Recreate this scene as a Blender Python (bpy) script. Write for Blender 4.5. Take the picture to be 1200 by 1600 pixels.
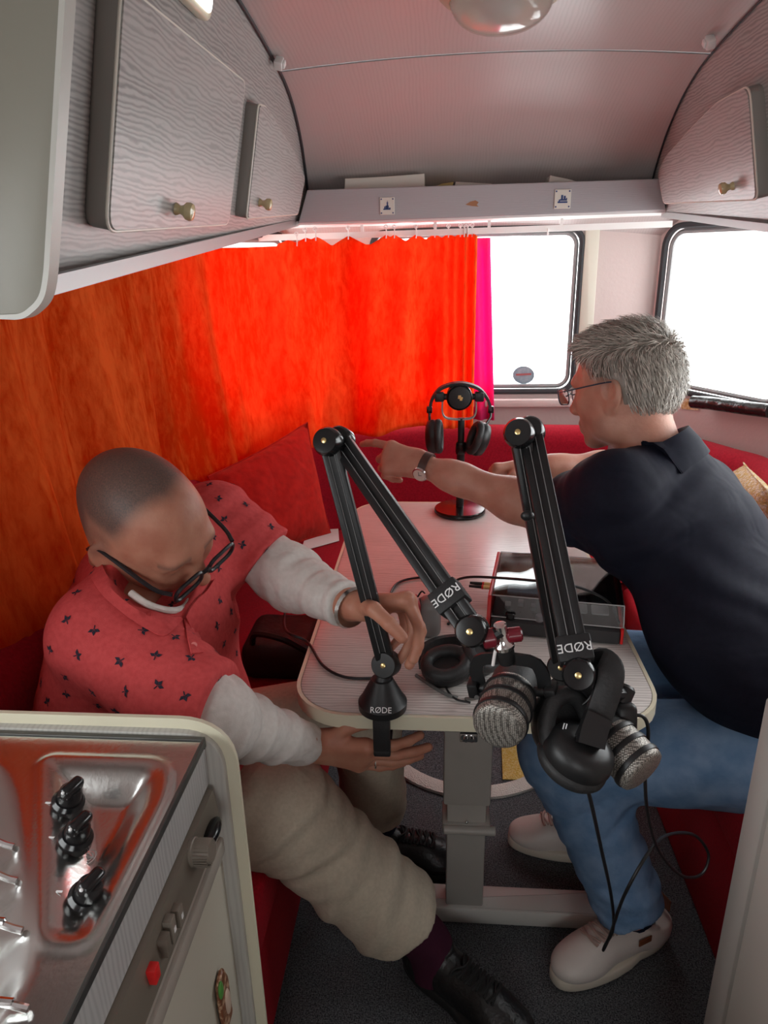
import bpy, bmesh, math, random
import numpy as np
from mathutils import Vector, Matrix

for o in list(bpy.data.objects):
    bpy.data.objects.remove(o)
scene = bpy.context.scene
COL = scene.collection

# ------------------------------------------------------------------ camera
F_PX, CAM_H = 1110.0, 1.45
PITCH, YAW, ROLL = math.radians(20.0), math.radians(4.7), math.radians(1.2)
_f = np.array([-math.sin(YAW) * math.cos(PITCH), math.cos(YAW) * math.cos(PITCH), -math.sin(PITCH)])
_r = np.array([math.cos(YAW), math.sin(YAW), 0.0])
_u = np.cross(_r, _f)
CR = _r * math.cos(ROLL) - _u * math.sin(ROLL)
CU = _u * math.cos(ROLL) + _r * math.sin(ROLL)
CF = _f
CC = np.array([0.0, 0.0, CAM_H])
cam_data = bpy.data.cameras.new('camera')
cam_data.sensor_fit = 'VERTICAL'
cam_data.sensor_height = 36.0
cam_data.sensor_width = 27.0
cam_data.lens = F_PX / 1600.0 * 36.0
cam_data.clip_start = 0.02
cam = bpy.data.objects.new('camera', cam_data)
COL.objects.link(cam)
cam.matrix_world = Matrix(((CR[0], CU[0], -CF[0], CC[0]), (CR[1], CU[1], -CF[1], CC[1]),
                           (CR[2], CU[2], -CF[2], CC[2]), (0, 0, 0, 1)))
scene.camera = cam

# ------------------------------------------------------------------ light
world = bpy.data.worlds.new('overcast_sky')
scene.world = world
world.use_nodes = True
_bg = world.node_tree.nodes['Background']
_bg.inputs[0].default_value = (0.97, 0.985, 1.0, 1)
_bg.inputs[1].default_value = 5.5
scene.view_settings.view_transform = 'Standard'
scene.view_settings.look = 'None'
scene.view_settings.gamma = 1.0
scene.view_settings.use_curve_mapping = False
scene.view_settings.exposure = 0.35


def ray(x, y):
    return CF + CR * (x - 600.0) / F_PX + CU * (800.0 - y) / F_PX
def at_z(x, y, z):
    d = ray(x, y); return CC + d * (z - CC[2]) / d[2]
def at_y(x, y, Y):
    d = ray(x, y); return CC + d * (Y - CC[1]) / d[1]
def at_x(x, y, X):
    d = ray(x, y); return CC + d * (X - CC[0]) / d[0]
def at_d(x, y, dep):
    return CC + ray(x, y) * dep
def at_pl(x, y, p0, n):
    d = ray(x, y); n = np.array(n, float)
    return CC + d * (np.dot(np.array(p0) - CC, n) / np.dot(d, n))
V = lambda *a: np.array(a, float)
def unit(v):
    v = np.array(v, float); return v / (np.linalg.norm(v) + 1e-12)

# ------------------------------------------------------------------ materials
MATS = {}
def mat(name, col=(0.5, 0.5, 0.5), rough=0.5, metal=0.0, bump=None, spec=0.5, noise=None, **kw):
    """bump=(scale, strength)  noise=(scale, colour2, lo, hi)"""
    if name in MATS: return MATS[name]
    m = bpy.data.materials.new(name); m.use_nodes = True
    nt = m.node_tree; b = nt.nodes['Principled BSDF']
    b.inputs['Base Color'].default_value = (*col, 1)
    b.inputs['Roughness'].default_value = rough
    b.inputs['Metallic'].default_value = metal
    b.inputs['Specular IOR Level'].default_value = spec
    for k, v in kw.items():
        b.inputs[k].default_value = v
    tc = None
    if bump or noise:
        tc = nt.nodes.new('ShaderNodeTexCoord')
    if bump:
        n = nt.nodes.new('ShaderNodeTexNoise'); n.inputs['Scale'].default_value = bump[0]; n.inputs['Detail'].default_value = 4
        nt.links.new(tc.outputs['Object'], n.inputs['Vector'])
        bp = nt.nodes.new('ShaderNodeBump'); bp.inputs['Strength'].default_value = bump[1]; bp.inputs['Distance'].default_value = 0.01
        nt.links.new(n.outputs['Fac'], bp.inputs['Height']); nt.links.new(bp.outputs['Normal'], b.inputs['Normal'])
    if noise:
        n = nt.nodes.new('ShaderNodeTexNoise'); n.inputs['Scale'].default_value = noise[0]; n.inputs['Detail'].default_value = 5
        nt.links.new(tc.outputs['Object'], n.inputs['Vector'])
        r = nt.nodes.new('ShaderNodeValToRGB')
        r.color_ramp.elements[0].position = noise[2]; r.color_ramp.elements[0].color = (*col, 1)
        r.color_ramp.elements[1].position = noise[3]; r.color_ramp.elements[1].color = (*noise[1], 1)
        nt.links.new(n.outputs['Fac'], r.inputs['Fac']); nt.links.new(r.outputs['Color'], b.inputs['Base Color'])
    MATS[name] = m
    return m

def wood_mat(name, light, dark, axis='Z', freq=70.0, rough=0.35, dist=5.0, bumps=0.03, dscale=1.2, soft=(0.15, 0.95)):
    """pale printed wood laminate: fine flame grain; axis = direction across the grain lines"""
    m = bpy.data.materials.new(name); m.use_nodes = True; nt = m.node_tree; b = nt.nodes['Principled BSDF']
    tc = nt.nodes.new('ShaderNodeTexCoord'); mp = nt.nodes.new('ShaderNodeMapping')
    sc = [0.22, 0.22, 0.22]; sc['XYZ'.index(axis)] = 1.0; mp.inputs['Scale'].default_value = sc
    nt.links.new(tc.outputs['Object'], mp.inputs['Vector'])
    w = nt.nodes.new('ShaderNodeTexWave'); w.wave_type = 'BANDS'; w.bands_direction = axis; w.wave_profile = 'SIN'
    w.inputs['Scale'].default_value = freq / 6.283 * .5; w.inputs['Distortion'].default_value = dist
    w.inputs['Detail'].default_value = 3; w.inputs['Detail Scale'].default_value = dscale; w.inputs['Detail Roughness'].default_value = .45
    nt.links.new(mp.outputs['Vector'], w.inputs['Vector'])
    big = nt.nodes.new('ShaderNodeTexNoise'); big.inputs['Scale'].default_value = 9; big.inputs['Detail'].default_value = 3
    nt.links.new(mp.outputs['Vector'], big.inputs['Vector'])
    mu = nt.nodes.new('ShaderNodeMath'); mu.operation = 'MULTIPLY'
    nt.links.new(w.outputs['Fac'], mu.inputs[0]); nt.links.new(big.outputs['Fac'], mu.inputs[1])
    r = nt.nodes.new('ShaderNodeValToRGB')
    r.color_ramp.elements[0].position = soft[0]; r.color_ramp.elements[0].color = (*light, 1)
    r.color_ramp.elements[1].position = soft[1]; r.color_ramp.elements[1].color = (*dark, 1)
    nt.links.new(mu.outputs[0], r.inputs['Fac']); nt.links.new(r.outputs['Color'], b.inputs['Base Color'])
    b.inputs['Roughness'].default_value = rough
    bp = nt.nodes.new('ShaderNodeBump'); bp.inputs['Strength'].default_value = bumps; bp.inputs['Distance'].default_value = 0.004
    nt.links.new(mu.outputs[0], bp.inputs['Height']); nt.links.new(bp.outputs['Normal'], b.inputs['Normal'])
    MATS[name] = m
    return m

def cloth_mat(name, col, col2=None, rough=0.9, scale=60, bump=0.25, sheen=0.0, sheen_col=None, wr=14, wrs=0.25):
    m = bpy.data.materials.new(name); m.use_nodes = True; nt = m.node_tree; b = nt.nodes['Principled BSDF']
    b.inputs['Roughness'].default_value = rough; b.inputs['Specular IOR Level'].default_value = 0.2
    b.inputs['Sheen Weight'].default_value = sheen
    if sheen_col: b.inputs['Sheen Tint'].default_value = (*sheen_col, 1)
    tc = nt.nodes.new('ShaderNodeTexCoord')
    n = nt.nodes.new('ShaderNodeTexNoise'); n.inputs['Scale'].default_value = scale; n.inputs['Detail'].default_value = 6
    nt.links.new(tc.outputs['Object'], n.inputs['Vector'])
    r = nt.nodes.new('ShaderNodeValToRGB'); c2 = col2 or tuple(c * 0.85 for c in col)
    r.color_ramp.elements[0].position = 0.35; r.color_ramp.elements[0].color = (*col, 1)
    r.color_ramp.elements[1].position = 0.68; r.color_ramp.elements[1].color = (*c2, 1)
    nt.links.new(n.outputs['Fac'], r.inputs['Fac']); nt.links.new(r.outputs['Color'], b.inputs['Base Color'])
    n2 = nt.nodes.new('ShaderNodeTexNoise'); n2.inputs['Scale'].default_value = wr; n2.inputs['Detail'].default_value = 2; n2.inputs['Distortion'].default_value = 0.8
    nt.links.new(tc.outputs['Object'], n2.inputs['Vector'])
    b1 = nt.nodes.new('ShaderNodeBump'); b1.inputs['Strength'].default_value = wrs; b1.inputs['Distance'].default_value = 0.02
    nt.links.new(n2.outputs['Fac'], b1.inputs['Height'])
    n3 = nt.nodes.new('ShaderNodeTexNoise'); n3.inputs['Scale'].default_value = scale * 8; n3.inputs['Detail'].default_value = 2
    nt.links.new(tc.outputs['Object'], n3.inputs['Vector'])
    b2 = nt.nodes.new('ShaderNodeBump'); b2.inputs['Strength'].default_value = bump; b2.inputs['Distance'].default_value = 0.002
    nt.links.new(n3.outputs['Fac'], b2.inputs['Height']); nt.links.new(b1.outputs['Normal'], b2.inputs['Normal'])
    nt.links.new(b2.outputs['Normal'], b.inputs['Normal'])
    MATS[name] = m
    return m

def translucent_mat(name, front, trans, mixf=0.5, velvet=True):
    m = bpy.data.materials.new(name); m.use_nodes = True; nt = m.node_tree
    nt.nodes.remove(nt.nodes['Principled BSDF']); out = nt.nodes['Material Output']
    d = nt.nodes.new('ShaderNodeBsdfDiffuse'); t = nt.nodes.new('ShaderNodeBsdfTranslucent'); mx = nt.nodes.new('ShaderNodeMixShader')
    t.inputs['Color'].default_value = (*trans, 1); mx.inputs[0].default_value = mixf
    tc = nt.nodes.new('ShaderNodeTexCoord'); mp = nt.nodes.new('ShaderNodeMapping'); mp.inputs['Scale'].default_value = (1, 1, 0.35)
    nt.links.new(tc.outputs['Object'], mp.inputs['Vector'])
    n = nt.nodes.new('ShaderNodeTexNoise'); n.inputs['Scale'].default_value = 55; n.inputs['Detail'].default_value = 7; n.inputs['Roughness'].default_value = 0.65
    n.inputs['Distortion'].default_value = 0.4
    nt.links.new(mp.outputs['Vector'], n.inputs['Vector'])
    nb = nt.nodes.new('ShaderNodeTexNoise'); nb.inputs['Scale'].default_value = 5; nb.inputs['Detail'].default_value = 3
    nt.links.new(mp.outputs['Vector'], nb.inputs['Vector'])
    ad = nt.nodes.new('ShaderNodeMath'); ad.operation = 'ADD'
    nt.links.new(n.outputs['Fac'], ad.inputs[0]); nt.links.new(nb.outputs['Fac'], ad.inputs[1])
    hf = nt.nodes.new('ShaderNodeMath'); hf.operation = 'MULTIPLY'; hf.inputs[1].default_value = 0.5
    nt.links.new(ad.outputs[0], hf.inputs[0])
    r = nt.nodes.new('ShaderNodeValToRGB')
    r.color_ramp.elements[0].position = 0.40; r.color_ramp.elements[0].color = (*front[0], 1)
    r.color_ramp.elements[1].position = 0.58; r.color_ramp.elements[1].color = (*front[1], 1)
    nt.links.new(hf.outputs[0], r.inputs['Fac']); nt.links.new(r.outputs['Color'], d.inputs['Color'])
    bp = nt.nodes.new('ShaderNodeBump'); bp.inputs['Strength'].default_value = 0.25 if velvet else 0.05; bp.inputs['Distance'].default_value = 0.006
    nt.links.new(hf.outputs[0], bp.inputs['Height']); nt.links.new(bp.outputs['Normal'], d.inputs['Normal'])
    nt.links.new(d.outputs[0], mx.inputs[1]); nt.links.new(t.outputs[0], mx.inputs[2]); nt.links.new(mx.outputs[0], out.inputs['Surface'])
    MATS[name] = m
    return m

def clear_mat(name, tint=(1, 1, 1), gloss=0.08, rough=0.02):
    """thin clear sheet: transparent with a weak mirror coat"""
    m = bpy.data.materials.new(name); m.use_nodes = True; nt = m.node_tree
    nt.nodes.remove(nt.nodes['Principled BSDF']); out = nt.nodes['Material Output']
    t = nt.nodes.new('ShaderNodeBsdfTransparent'); t.inputs['Color'].default_value = (*tint, 1)
    g = nt.nodes.new('ShaderNodeBsdfGlossy'); g.inputs['Roughness'].default_value = rough
    fr = nt.nodes.new('ShaderNodeFresnel'); fr.inputs['IOR'].default_value = 1.45
    mu = nt.nodes.new('ShaderNodeMath'); mu.operation = 'MULTIPLY_ADD'; mu.inputs[1].default_value = 0.9; mu.inputs[2].default_value = gloss * 0.3
    nt.links.new(fr.outputs[0], mu.inputs[0])
    mx = nt.nodes.new('ShaderNodeMixShader'); nt.links.new(mu.outputs[0], mx.inputs[0])
    nt.links.new(t.outputs[0], mx.inputs[1]); nt.links.new(g.outputs[0], mx.inputs[2]); nt.links.new(mx.outputs[0], out.inputs['Surface'])
    MATS[name] = m
    return m

def skin_mat(name, col, red, hair_col):
    """skin with freckling; the 'stubble' colour attribute marks where cropped hair grows"""
    m = bpy.data.materials.new(name); m.use_nodes = True; nt = m.node_tree; b = nt.nodes['Principled BSDF']
    b.inputs['Roughness'].default_value = 0.48; b.inputs['Specular IOR Level'].default_value = 0.4
    b.inputs['Subsurface Weight'].default_value = 0.12; b.inputs['Subsurface Radius'].default_value = (0.012, 0.004, 0.002)
    b.inputs['Subsurface Scale'].default_value = 0.5
    tc = nt.nodes.new('ShaderNodeTexCoord')
    n = nt.nodes.new('ShaderNodeTexNoise'); n.inputs['Scale'].default_value = 26; n.inputs['Detail'].default_value = 6
    nt.links.new(tc.outputs['Object'], n.inputs['Vector'])
    r = nt.nodes.new('ShaderNodeValToRGB')
    r.color_ramp.elements[0].position = 0.35; r.color_ramp.elements[0].color = (*col, 1)
    r.color_ramp.elements[1].position = 0.72; r.color_ramp.elements[1].color = (*red, 1)
    nt.links.new(n.outputs['Fac'], r.inputs['Fac'])
    at = nt.nodes.new('ShaderNodeAttribute'); at.attribute_name = 'stubble'
    n4 = nt.nodes.new('ShaderNodeTexNoise'); n4.inputs['Scale'].default_value = 420; n4.inputs['Detail'].default_value = 2
    nt.links.new(tc.outputs['Object'], n4.inputs['Vector'])
    mm = nt.nodes.new('ShaderNodeMath'); mm.operation = 'MULTIPLY_ADD'; mm.inputs[1].default_value = 0.5; mm.inputs[2].default_value = 0.72
    nt.links.new(n4.outputs['Fac'], mm.inputs[0])
    m2 = nt.nodes.new('ShaderNodeMath'); m2.operation = 'MULTIPLY'; m2.use_clamp = True
    nt.links.new(mm.outputs[0], m2.inputs[0]); nt.links.new(at.outputs['Fac'], m2.inputs[1])
    mx = nt.nodes.new('ShaderNodeMix'); mx.data_type = 'RGBA'
    mx.inputs['B'].default_value = (*hair_col, 1)
    nt.links.new(m2.outputs[0], mx.inputs['Factor']); nt.links.new(r.outputs['Color'], mx.inputs['A'])
    nt.links.new(mx.outputs['Result'], b.inputs['Base Color'])
    n3 = nt.nodes.new('ShaderNodeTexNoise'); n3.inputs['Scale'].default_value = 160; n3.inputs['Detail'].default_value = 4
    nt.links.new(tc.outputs['Object'], n3.inputs['Vector'])
    bp = nt.nodes.new('ShaderNodeBump'); bp.inputs['Strength'].default_value = 0.18; bp.inputs['Distance'].default_value = 0.003
    nt.links.new(n3.outputs['Fac'], bp.inputs['Height']); nt.links.new(bp.outputs['Normal'], b.inputs['Normal'])
    MATS[name] = m
    return m

def emit_mat(name, col, strength):
    m = mat(name, col, 0.4)
    b = m.node_tree.nodes['Principled BSDF']
    b.inputs['Emission Color'].default_value = (*col, 1); b.inputs['Emission Strength'].default_value = strength
    return m

# ------------------------------------------------------------------ geometry helpers: a geometry is (verts Nx3 array, list of faces)
def G(v, f): return (np.array(v, float).reshape(-1, 3), list(f))
def join(*gs):
    vs, fs, o = [], [], 0
    for v, f in gs:
        vs.append(v); fs += [tuple(i + o for i in q) for q in f]; o += len(v)
    return np.concatenate(vs), fs
def xform(g, Mx=None, t=(0, 0, 0)):
    v = g[0]
    if Mx is not None: v = v @ np.array(Mx).T
    return v + np.array(t), g[1]
def basis(ax, ay, az): return np.array([ax, ay, az], float).T
def rot_z(a):
    c, s = math.cos(a), math.sin(a); return np.array([[c, -s, 0], [s, c, 0], [0, 0, 1.0]])
def axes_from(d, up=(0, 0, 1)):
    """right-handed frame whose z runs along d"""
    z = unit(d); u = np.array(up, float)
    if abs(np.dot(z, unit(u))) > 0.98: u = np.array([1.0, 0, 0])
    x = unit(np.cross(u, z)); y = np.cross(z, x)
    return basis(x, y, z)
def bm_geo(bm):
    bm.verts.index_update()
    g = (np.array([v.co[:] for v in bm.verts]), [tuple(v.index for v in f.verts) for f in bm.faces])
    bm.free(); return g
def box(size, bev=0.0, seg=2, c=(0, 0, 0), R=None):
    bm = bmesh.new(); bmesh.ops.create_cube(bm, size=1.0)
    for v in bm.verts: v.co = Vector((v.co.x * size[0], v.co.y * size[1], v.co.z * size[2]))
    if bev > 0:
        bmesh.ops.bevel(bm, geom=list(bm.edges), offset=min(bev, min(size) * 0.49), segments=seg, profile=0.5, affect='EDGES')
    return xform(bm_geo(bm), R, c)
def bx(x0, x1, y0, y1, z0, z1, bev=0.0, seg=2):
    return box((x1 - x0, y1 - y0, z1 - z0), bev, seg, ((x0 + x1) / 2, (y0 + y1) / 2, (z0 + z1) / 2))
def prism(poly, th, bev=0.0, seg=2, R=None, c=(0, 0, 0)):
    """polygon in local xy, extruded along local z from 0 to th"""
    bm = bmesh.new()
    vs = [bm.verts.new((p[0], p[1], 0)) for p in poly]
    f = bm.faces.new(vs)
    r = bmesh.ops.extrude_face_region(bm, geom=[f])
    for e in r['geom']:
        if isinstance(e, bmesh.types.BMVert): e.co.z += th
    bmesh.ops.recalc_face_normals(bm, faces=list(bm.faces))
    if bev > 0:
        ed = [e for e in bm.edges if abs(e.verts[0].co.z - e.verts[1].co.z) < 1e-6]
        bmesh.ops.bevel(bm, geom=ed, offset=bev, segments=seg, profile=0.5, affect='EDGES')
    return xform(bm_geo(bm), R, c)
def rrect(w, h, r, n=5, cx=0.0, cy=0.0):
    pts = []
    for (sx, sy, a0) in ((1, 1, 0), (-1, 1, 90), (-1, -1, 180), (1, -1, 270)):
        for k in range(n + 1):
            a = math.radians(a0 + 90 * k / n)
            pts.append((cx + sx * (w / 2 - r) + r * math.cos(a), cy + sy * (h / 2 - r) + r * math.sin(a)))
    return pts
def round_poly(pts, r, n=4):
    """round the corners of a 2-D polygon; r a number or list"""
    out = []; N = len(pts); pts = [np.array(p, float) for p in pts]
    for i in range(N):
        ri = r[i] if isinstance(r, (list, tuple)) else r
        a, b, c = pts[i - 1], pts[i], pts[(i + 1) % N]
        if ri <= 0: out.append(tuple(b)); continue
        u, w = unit(a - b), unit(c - b)
        l = min(ri, np.linalg.norm(a - b) * 0.48, np.linalg.norm(c - b) * 0.48)
        p0, p2 = b + u * l, b + w * l
        for k in range(n + 1):
            t = k / n
            out.append(tuple((1 - t) ** 2 * p0 + 2 * t * (1 - t) * b + t * t * p2))
    return out
def lathe(prof, n=32, o=(0, 0, 0), d=(0, 0, 1)):
    """prof: list of (radius, height) along direction d from o; closed with caps when radius is 0"""
    M = axes_from(d); vs, fs, rings = [], [], []
    for (r, h) in prof:
        if r < 1e-6:
            rings.append([len(vs)]); vs.append((0, 0, h))
        else:
            rings.append(list(range(len(vs), len(vs) + n)))
            for k in range(n):
                a = 2 * math.pi * k / n; vs.append((r * math.cos(a), r * math.sin(a), h))
    for a, b in zip(rings[:-1], rings[1:]):
        for k in range(n):
            k2 = (k + 1) % n
            if len(a) == 1 and len(b) == 1: continue
            if len(a) == 1: fs.append((a[0], b[k2], b[k]))
            elif len(b) == 1: fs.append((a[k], a[k2], b[0]))
            else: fs.append((a[k], a[k2], b[k2], b[k]))
    return xform(G(vs, fs), M, o)
def cyl(p0, p1, r, r1=None, n=20, bev=0.0):
    p0, p1 = np.array(p0, float), np.array(p1, float); L = np.linalg.norm(p1 - p0); r1 = r if r1 is None else r1
    pr = [(0, 0), (r - bev, 0)] + ([(r, bev), (r1, L - bev)] if bev else []) + [(r1 - bev, L), (0, L)]
    return lathe(pr, n, p0, p1 - p0)
def catmull(pts, m=8, closed=False):
    P = [np.array(p, float) for p in pts]; out = []; N = len(P)
    for i in range(N if closed else N - 1):
        if closed: a, b, c, d = P[i - 1], P[i], P[(i + 1) % N], P[(i + 2) % N]
        else: b, c = P[i], P[i + 1]; a = P[i - 1] if i > 0 else 2 * b - c; d = P[i + 2] if i + 2 < N else 2 * c - b
        for k in range(m):
            t = k / m
            out.append(0.5 * ((2 * b) + (c - a) * t + (2 * a - 5 * b + 4 * c - d) * t * t + (3 * b - a - 3 * c + d) * t ** 3))
    if not closed: out.append(P[-1])
    return out
def tube(pts, r, n=8, closed=False, sect=None, up=None, smooth=0):
    """sweep a round (or given 2-D) section along a polyline; r a number or one per point"""
    P = [np.array(p, float) for p in pts]
    if smooth: P = catmull(P, smooth, closed)
    N = len(P)
    T = []
    for i in range(N):
        if closed: t = P[(i + 1) % N] - P[i - 1]
        else: t = P[min(i + 1, N - 1)] - P[max(i - 1, 0)]
        T.append(unit(t))
    M0 = axes_from(T[0], up if up is not None else (0, 0, 1)); x = M0[:, 0]
    vs, fs = [], []
    S = sect if sect is not None else [(math.cos(2 * math.pi * k / n), math.sin(2 * math.pi * k / n)) for k in range(n)]
    n = len(S)
    for i in range(N):
        if up is not None:
            x = unit(np.cross(np.array(up, float), T[i]))
        else:
            x = unit(x - T[i] * np.dot(x, T[i]))
        y = np.cross(T[i], x)
        ri = (r[min(int(i * len(r) / N), len(r) - 1)] if len(r) != N else r[i]) if hasattr(r, '__len__') else r
        for s in S: vs.append(P[i] + x * s[0] * ri + y * s[1] * ri)
    for i in range(N if closed else N - 1):
        j = (i + 1) % N
        for k in range(n):
            k2 = (k + 1) % n
            fs.append((i * n + k, i * n + k2, j * n + k2, j * n + k))
    if not closed:
        fs.append(tuple(range(n - 1, -1, -1))); fs.append(tuple((N - 1) * n + k for k in range(n)))
    return G(vs, fs)
def ball(c, r, n=16, m=10, R=None):
    r = (r, r, r) if not hasattr(r, '__len__') else r
    g = lathe([(math.sin(math.pi * k / m), -math.cos(math.pi * k / m)) for k in range(m + 1)], n)
    v = g[0] * np.array(r)
    return xform((v, g[1]), R, c)
def grid(fn, us, vs, closed_u=False):
    nu, nv = len(us), len(vs)
    P = [fn(u, v) for u in us for v in vs]; fs = []
    for i in range(nu if closed_u else nu - 1):
        j = (i + 1) % nu
        for k in range(nv - 1): fs.append((i * nv + k, j * nv + k, j * nv + k + 1, i * nv + k + 1))
    return G(P, fs)
def thicken(g, th):
    """give an open sheet a thickness th along its vertex normals"""
    v, f = g; N = np.zeros_like(v)
    for q in f:
        a = v[list(q)]; nrm = np.cross(a[1] - a[0], a[-1] - a[0])
        for i in q: N[i] += nrm
    N /= (np.linalg.norm(N, axis=1, keepdims=True) + 1e-12)
    ed = {}
    for q in f:
        for i in range(len(q)):
            a, b = q[i], q[(i + 1) % len(q)]; ed[(a, b)] = 1
    n = len(v); fs = list(f) + [tuple(i + n for i in reversed(q)) for q in f]
    for (a, b) in ed:
        if (b, a) not in ed: fs.append((b, a, a + n, b + n))
    return np.concatenate([v, v - N * th]), fs

# ------------------------------------------------------------------ object helpers
def base_of(o):
    while o.parent: o = o.parent
    return np.array(o['_b'])
def put(name, g, m, parent=None, base=None, smooth=True, angle=35, label=None, cat=None, group=None, kind=None):
    """link geometry given in world coordinates as one mesh object; its origin sits at the thing's base"""
    v, f = g
    if parent is not None: b = base_of(parent)
    elif base is not None: b = np.array(base, float)
    else: b = np.array([(v[:, 0].min() + v[:, 0].max()) / 2, (v[:, 1].min() + v[:, 1].max()) / 2, v[:, 2].min()])
    me = bpy.data.meshes.new(name); me.from_pydata((v - b).tolist(), [], f); me.validate()
    me.materials.append(m if not isinstance(m, str) else MATS[m])
    if smooth:
        me.polygons.foreach_set('use_smooth', [True] * len(me.polygons))
        if angle < 180:
            try: me.set_sharp_from_angle(angle=math.radians(angle))
            except Exception: pass
    me.update()
    o = bpy.data.objects.new(name, me); COL.objects.link(o)
    if parent is not None: o.parent = parent
    else: o.location = b; o['_b'] = b.tolist()
    if label: o['label'] = label
    if cat: o['category'] = cat
    if group: o['group'] = group
    if kind: o['kind'] = kind
    return o
def thing(name, label, cat, loc, group=None, kind=None):
    o = bpy.data.objects.new(name, None); COL.objects.link(o); o.location = loc; o['_b'] = [float(c) for c in loc]
    o.empty_display_size = 0.05
    if label: o['label'] = label
    if cat: o['category'] = cat
    if group: o['group'] = group
    if kind: o['kind'] = kind
    return o
def text_geo(s, size, R, c, depth=0.0004):
    cu = bpy.data.curves.new('lettering', 'FONT'); cu.body = s; cu.size = size; cu.align_x = 'CENTER'; cu.align_y = 'CENTER'
    cu.extrude = depth; cu.resolution_u = 3
    ob = bpy.data.objects.new('lettering', cu); COL.objects.link(ob)
    dg = bpy.context.evaluated_depsgraph_get(); me = bpy.data.meshes.new_from_object(ob.evaluated_get(dg))
    v = np.array([p.co[:] for p in me.vertices]).reshape(-1, 3); f = [tuple(p.vertices) for p in me.polygons]
    bpy.data.objects.remove(ob); bpy.data.curves.remove(cu); bpy.data.meshes.remove(me)
    return xform((v, f), R, c)

# ------------------------------------------------------------------ smooth solids (signed distance + surface nets)
def sn_mesh(fld, lo, h):
    """surface nets on a scalar grid, negative inside"""
    s = fld < 0
    c = np.zeros(tuple(n - 1 for n in fld.shape), int)
    for dx in (0, 1):
        for dy in (0, 1):
            for dz in (0, 1):
                c += s[dx:dx + c.shape[0], dy:dy + c.shape[1], dz:dz + c.shape[2]]
    act = (c > 0) & (c < 8); idx = -np.ones(c.shape, int); cells = np.argwhere(act); idx[act] = np.arange(len(cells))
    acc = np.zeros((len(cells), 3)); cnt = np.zeros(len(cells))
    corners = [(a, b, d) for a in (0, 1) for b in (0, 1) for d in (0, 1)]
    val = {k: fld[cells[:, 0] + k[0], cells[:, 1] + k[1], cells[:, 2] + k[2]] for k in corners}
    for a in corners:
        for ax in range(3):
            if a[ax]: continue
            b = list(a); b[ax] = 1; b = tuple(b)
            va, vb = val[a], val[b]; m = (va < 0) != (vb < 0)
            t = np.where(m, va / np.where(m, va - vb, 1), 0)
            p = np.array(a, float)[None, :].repeat(len(cells), 0); p[:, ax] += t
            acc[m] += p[m]; cnt[m] += 1
    verts = np.array(lo) + h * (cells + acc / cnt[:, None])
    faces = []
    for ax in range(3):
        sl0 = [slice(None)] * 3; sl1 = [slice(None)] * 3; sl0[ax] = slice(0, -1); sl1[ax] = slice(1, None)
        ch = s[tuple(sl0)] != s[tuple(sl1)]; E = np.argwhere(ch)
        b, d = (ax + 1) % 3, (ax + 2) % 3
        ok = (E[:, b] > 0) & (E[:, d] > 0) & (E[:, b] < fld.shape[b] - 1) & (E[:, d] < fld.shape[d] - 1); E = E[ok]
        def ci(ob, od):
            q = E.copy(); q[:, b] += ob; q[:, d] += od; return idx[q[:, 0], q[:, 1], q[:, 2]]
        q = np.stack([ci(-1, -1), ci(0, -1), ci(0, 0), ci(-1, 0)], 1)
        flip = ~s[E[:, 0], E[:, 1], E[:, 2]]; q[flip] = q[flip][:, ::-1]
        faces.append(q)
    fa = np.concatenate(faces); fa = fa[(fa >= 0).all(1)]
    return verts, fa
def relax(v, fa, it, lam=0.5):
    e = np.concatenate([fa[:, [0, 1]], fa[:, [1, 2]], fa[:, [2, 3]], fa[:, [3, 0]]]); e = np.concatenate([e, e[:, ::-1]])
    for _ in range(it):
        s = np.zeros_like(v); n = np.bincount(e[:, 0], minlength=len(v)).astype(float)
        for k in range(3): s[:, k] = np.bincount(e[:, 0], weights=v[e[:, 1], k], minlength=len(v))
        v = v + lam * (s / np.maximum(n, 1)[:, None] - v)
    return v
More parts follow.
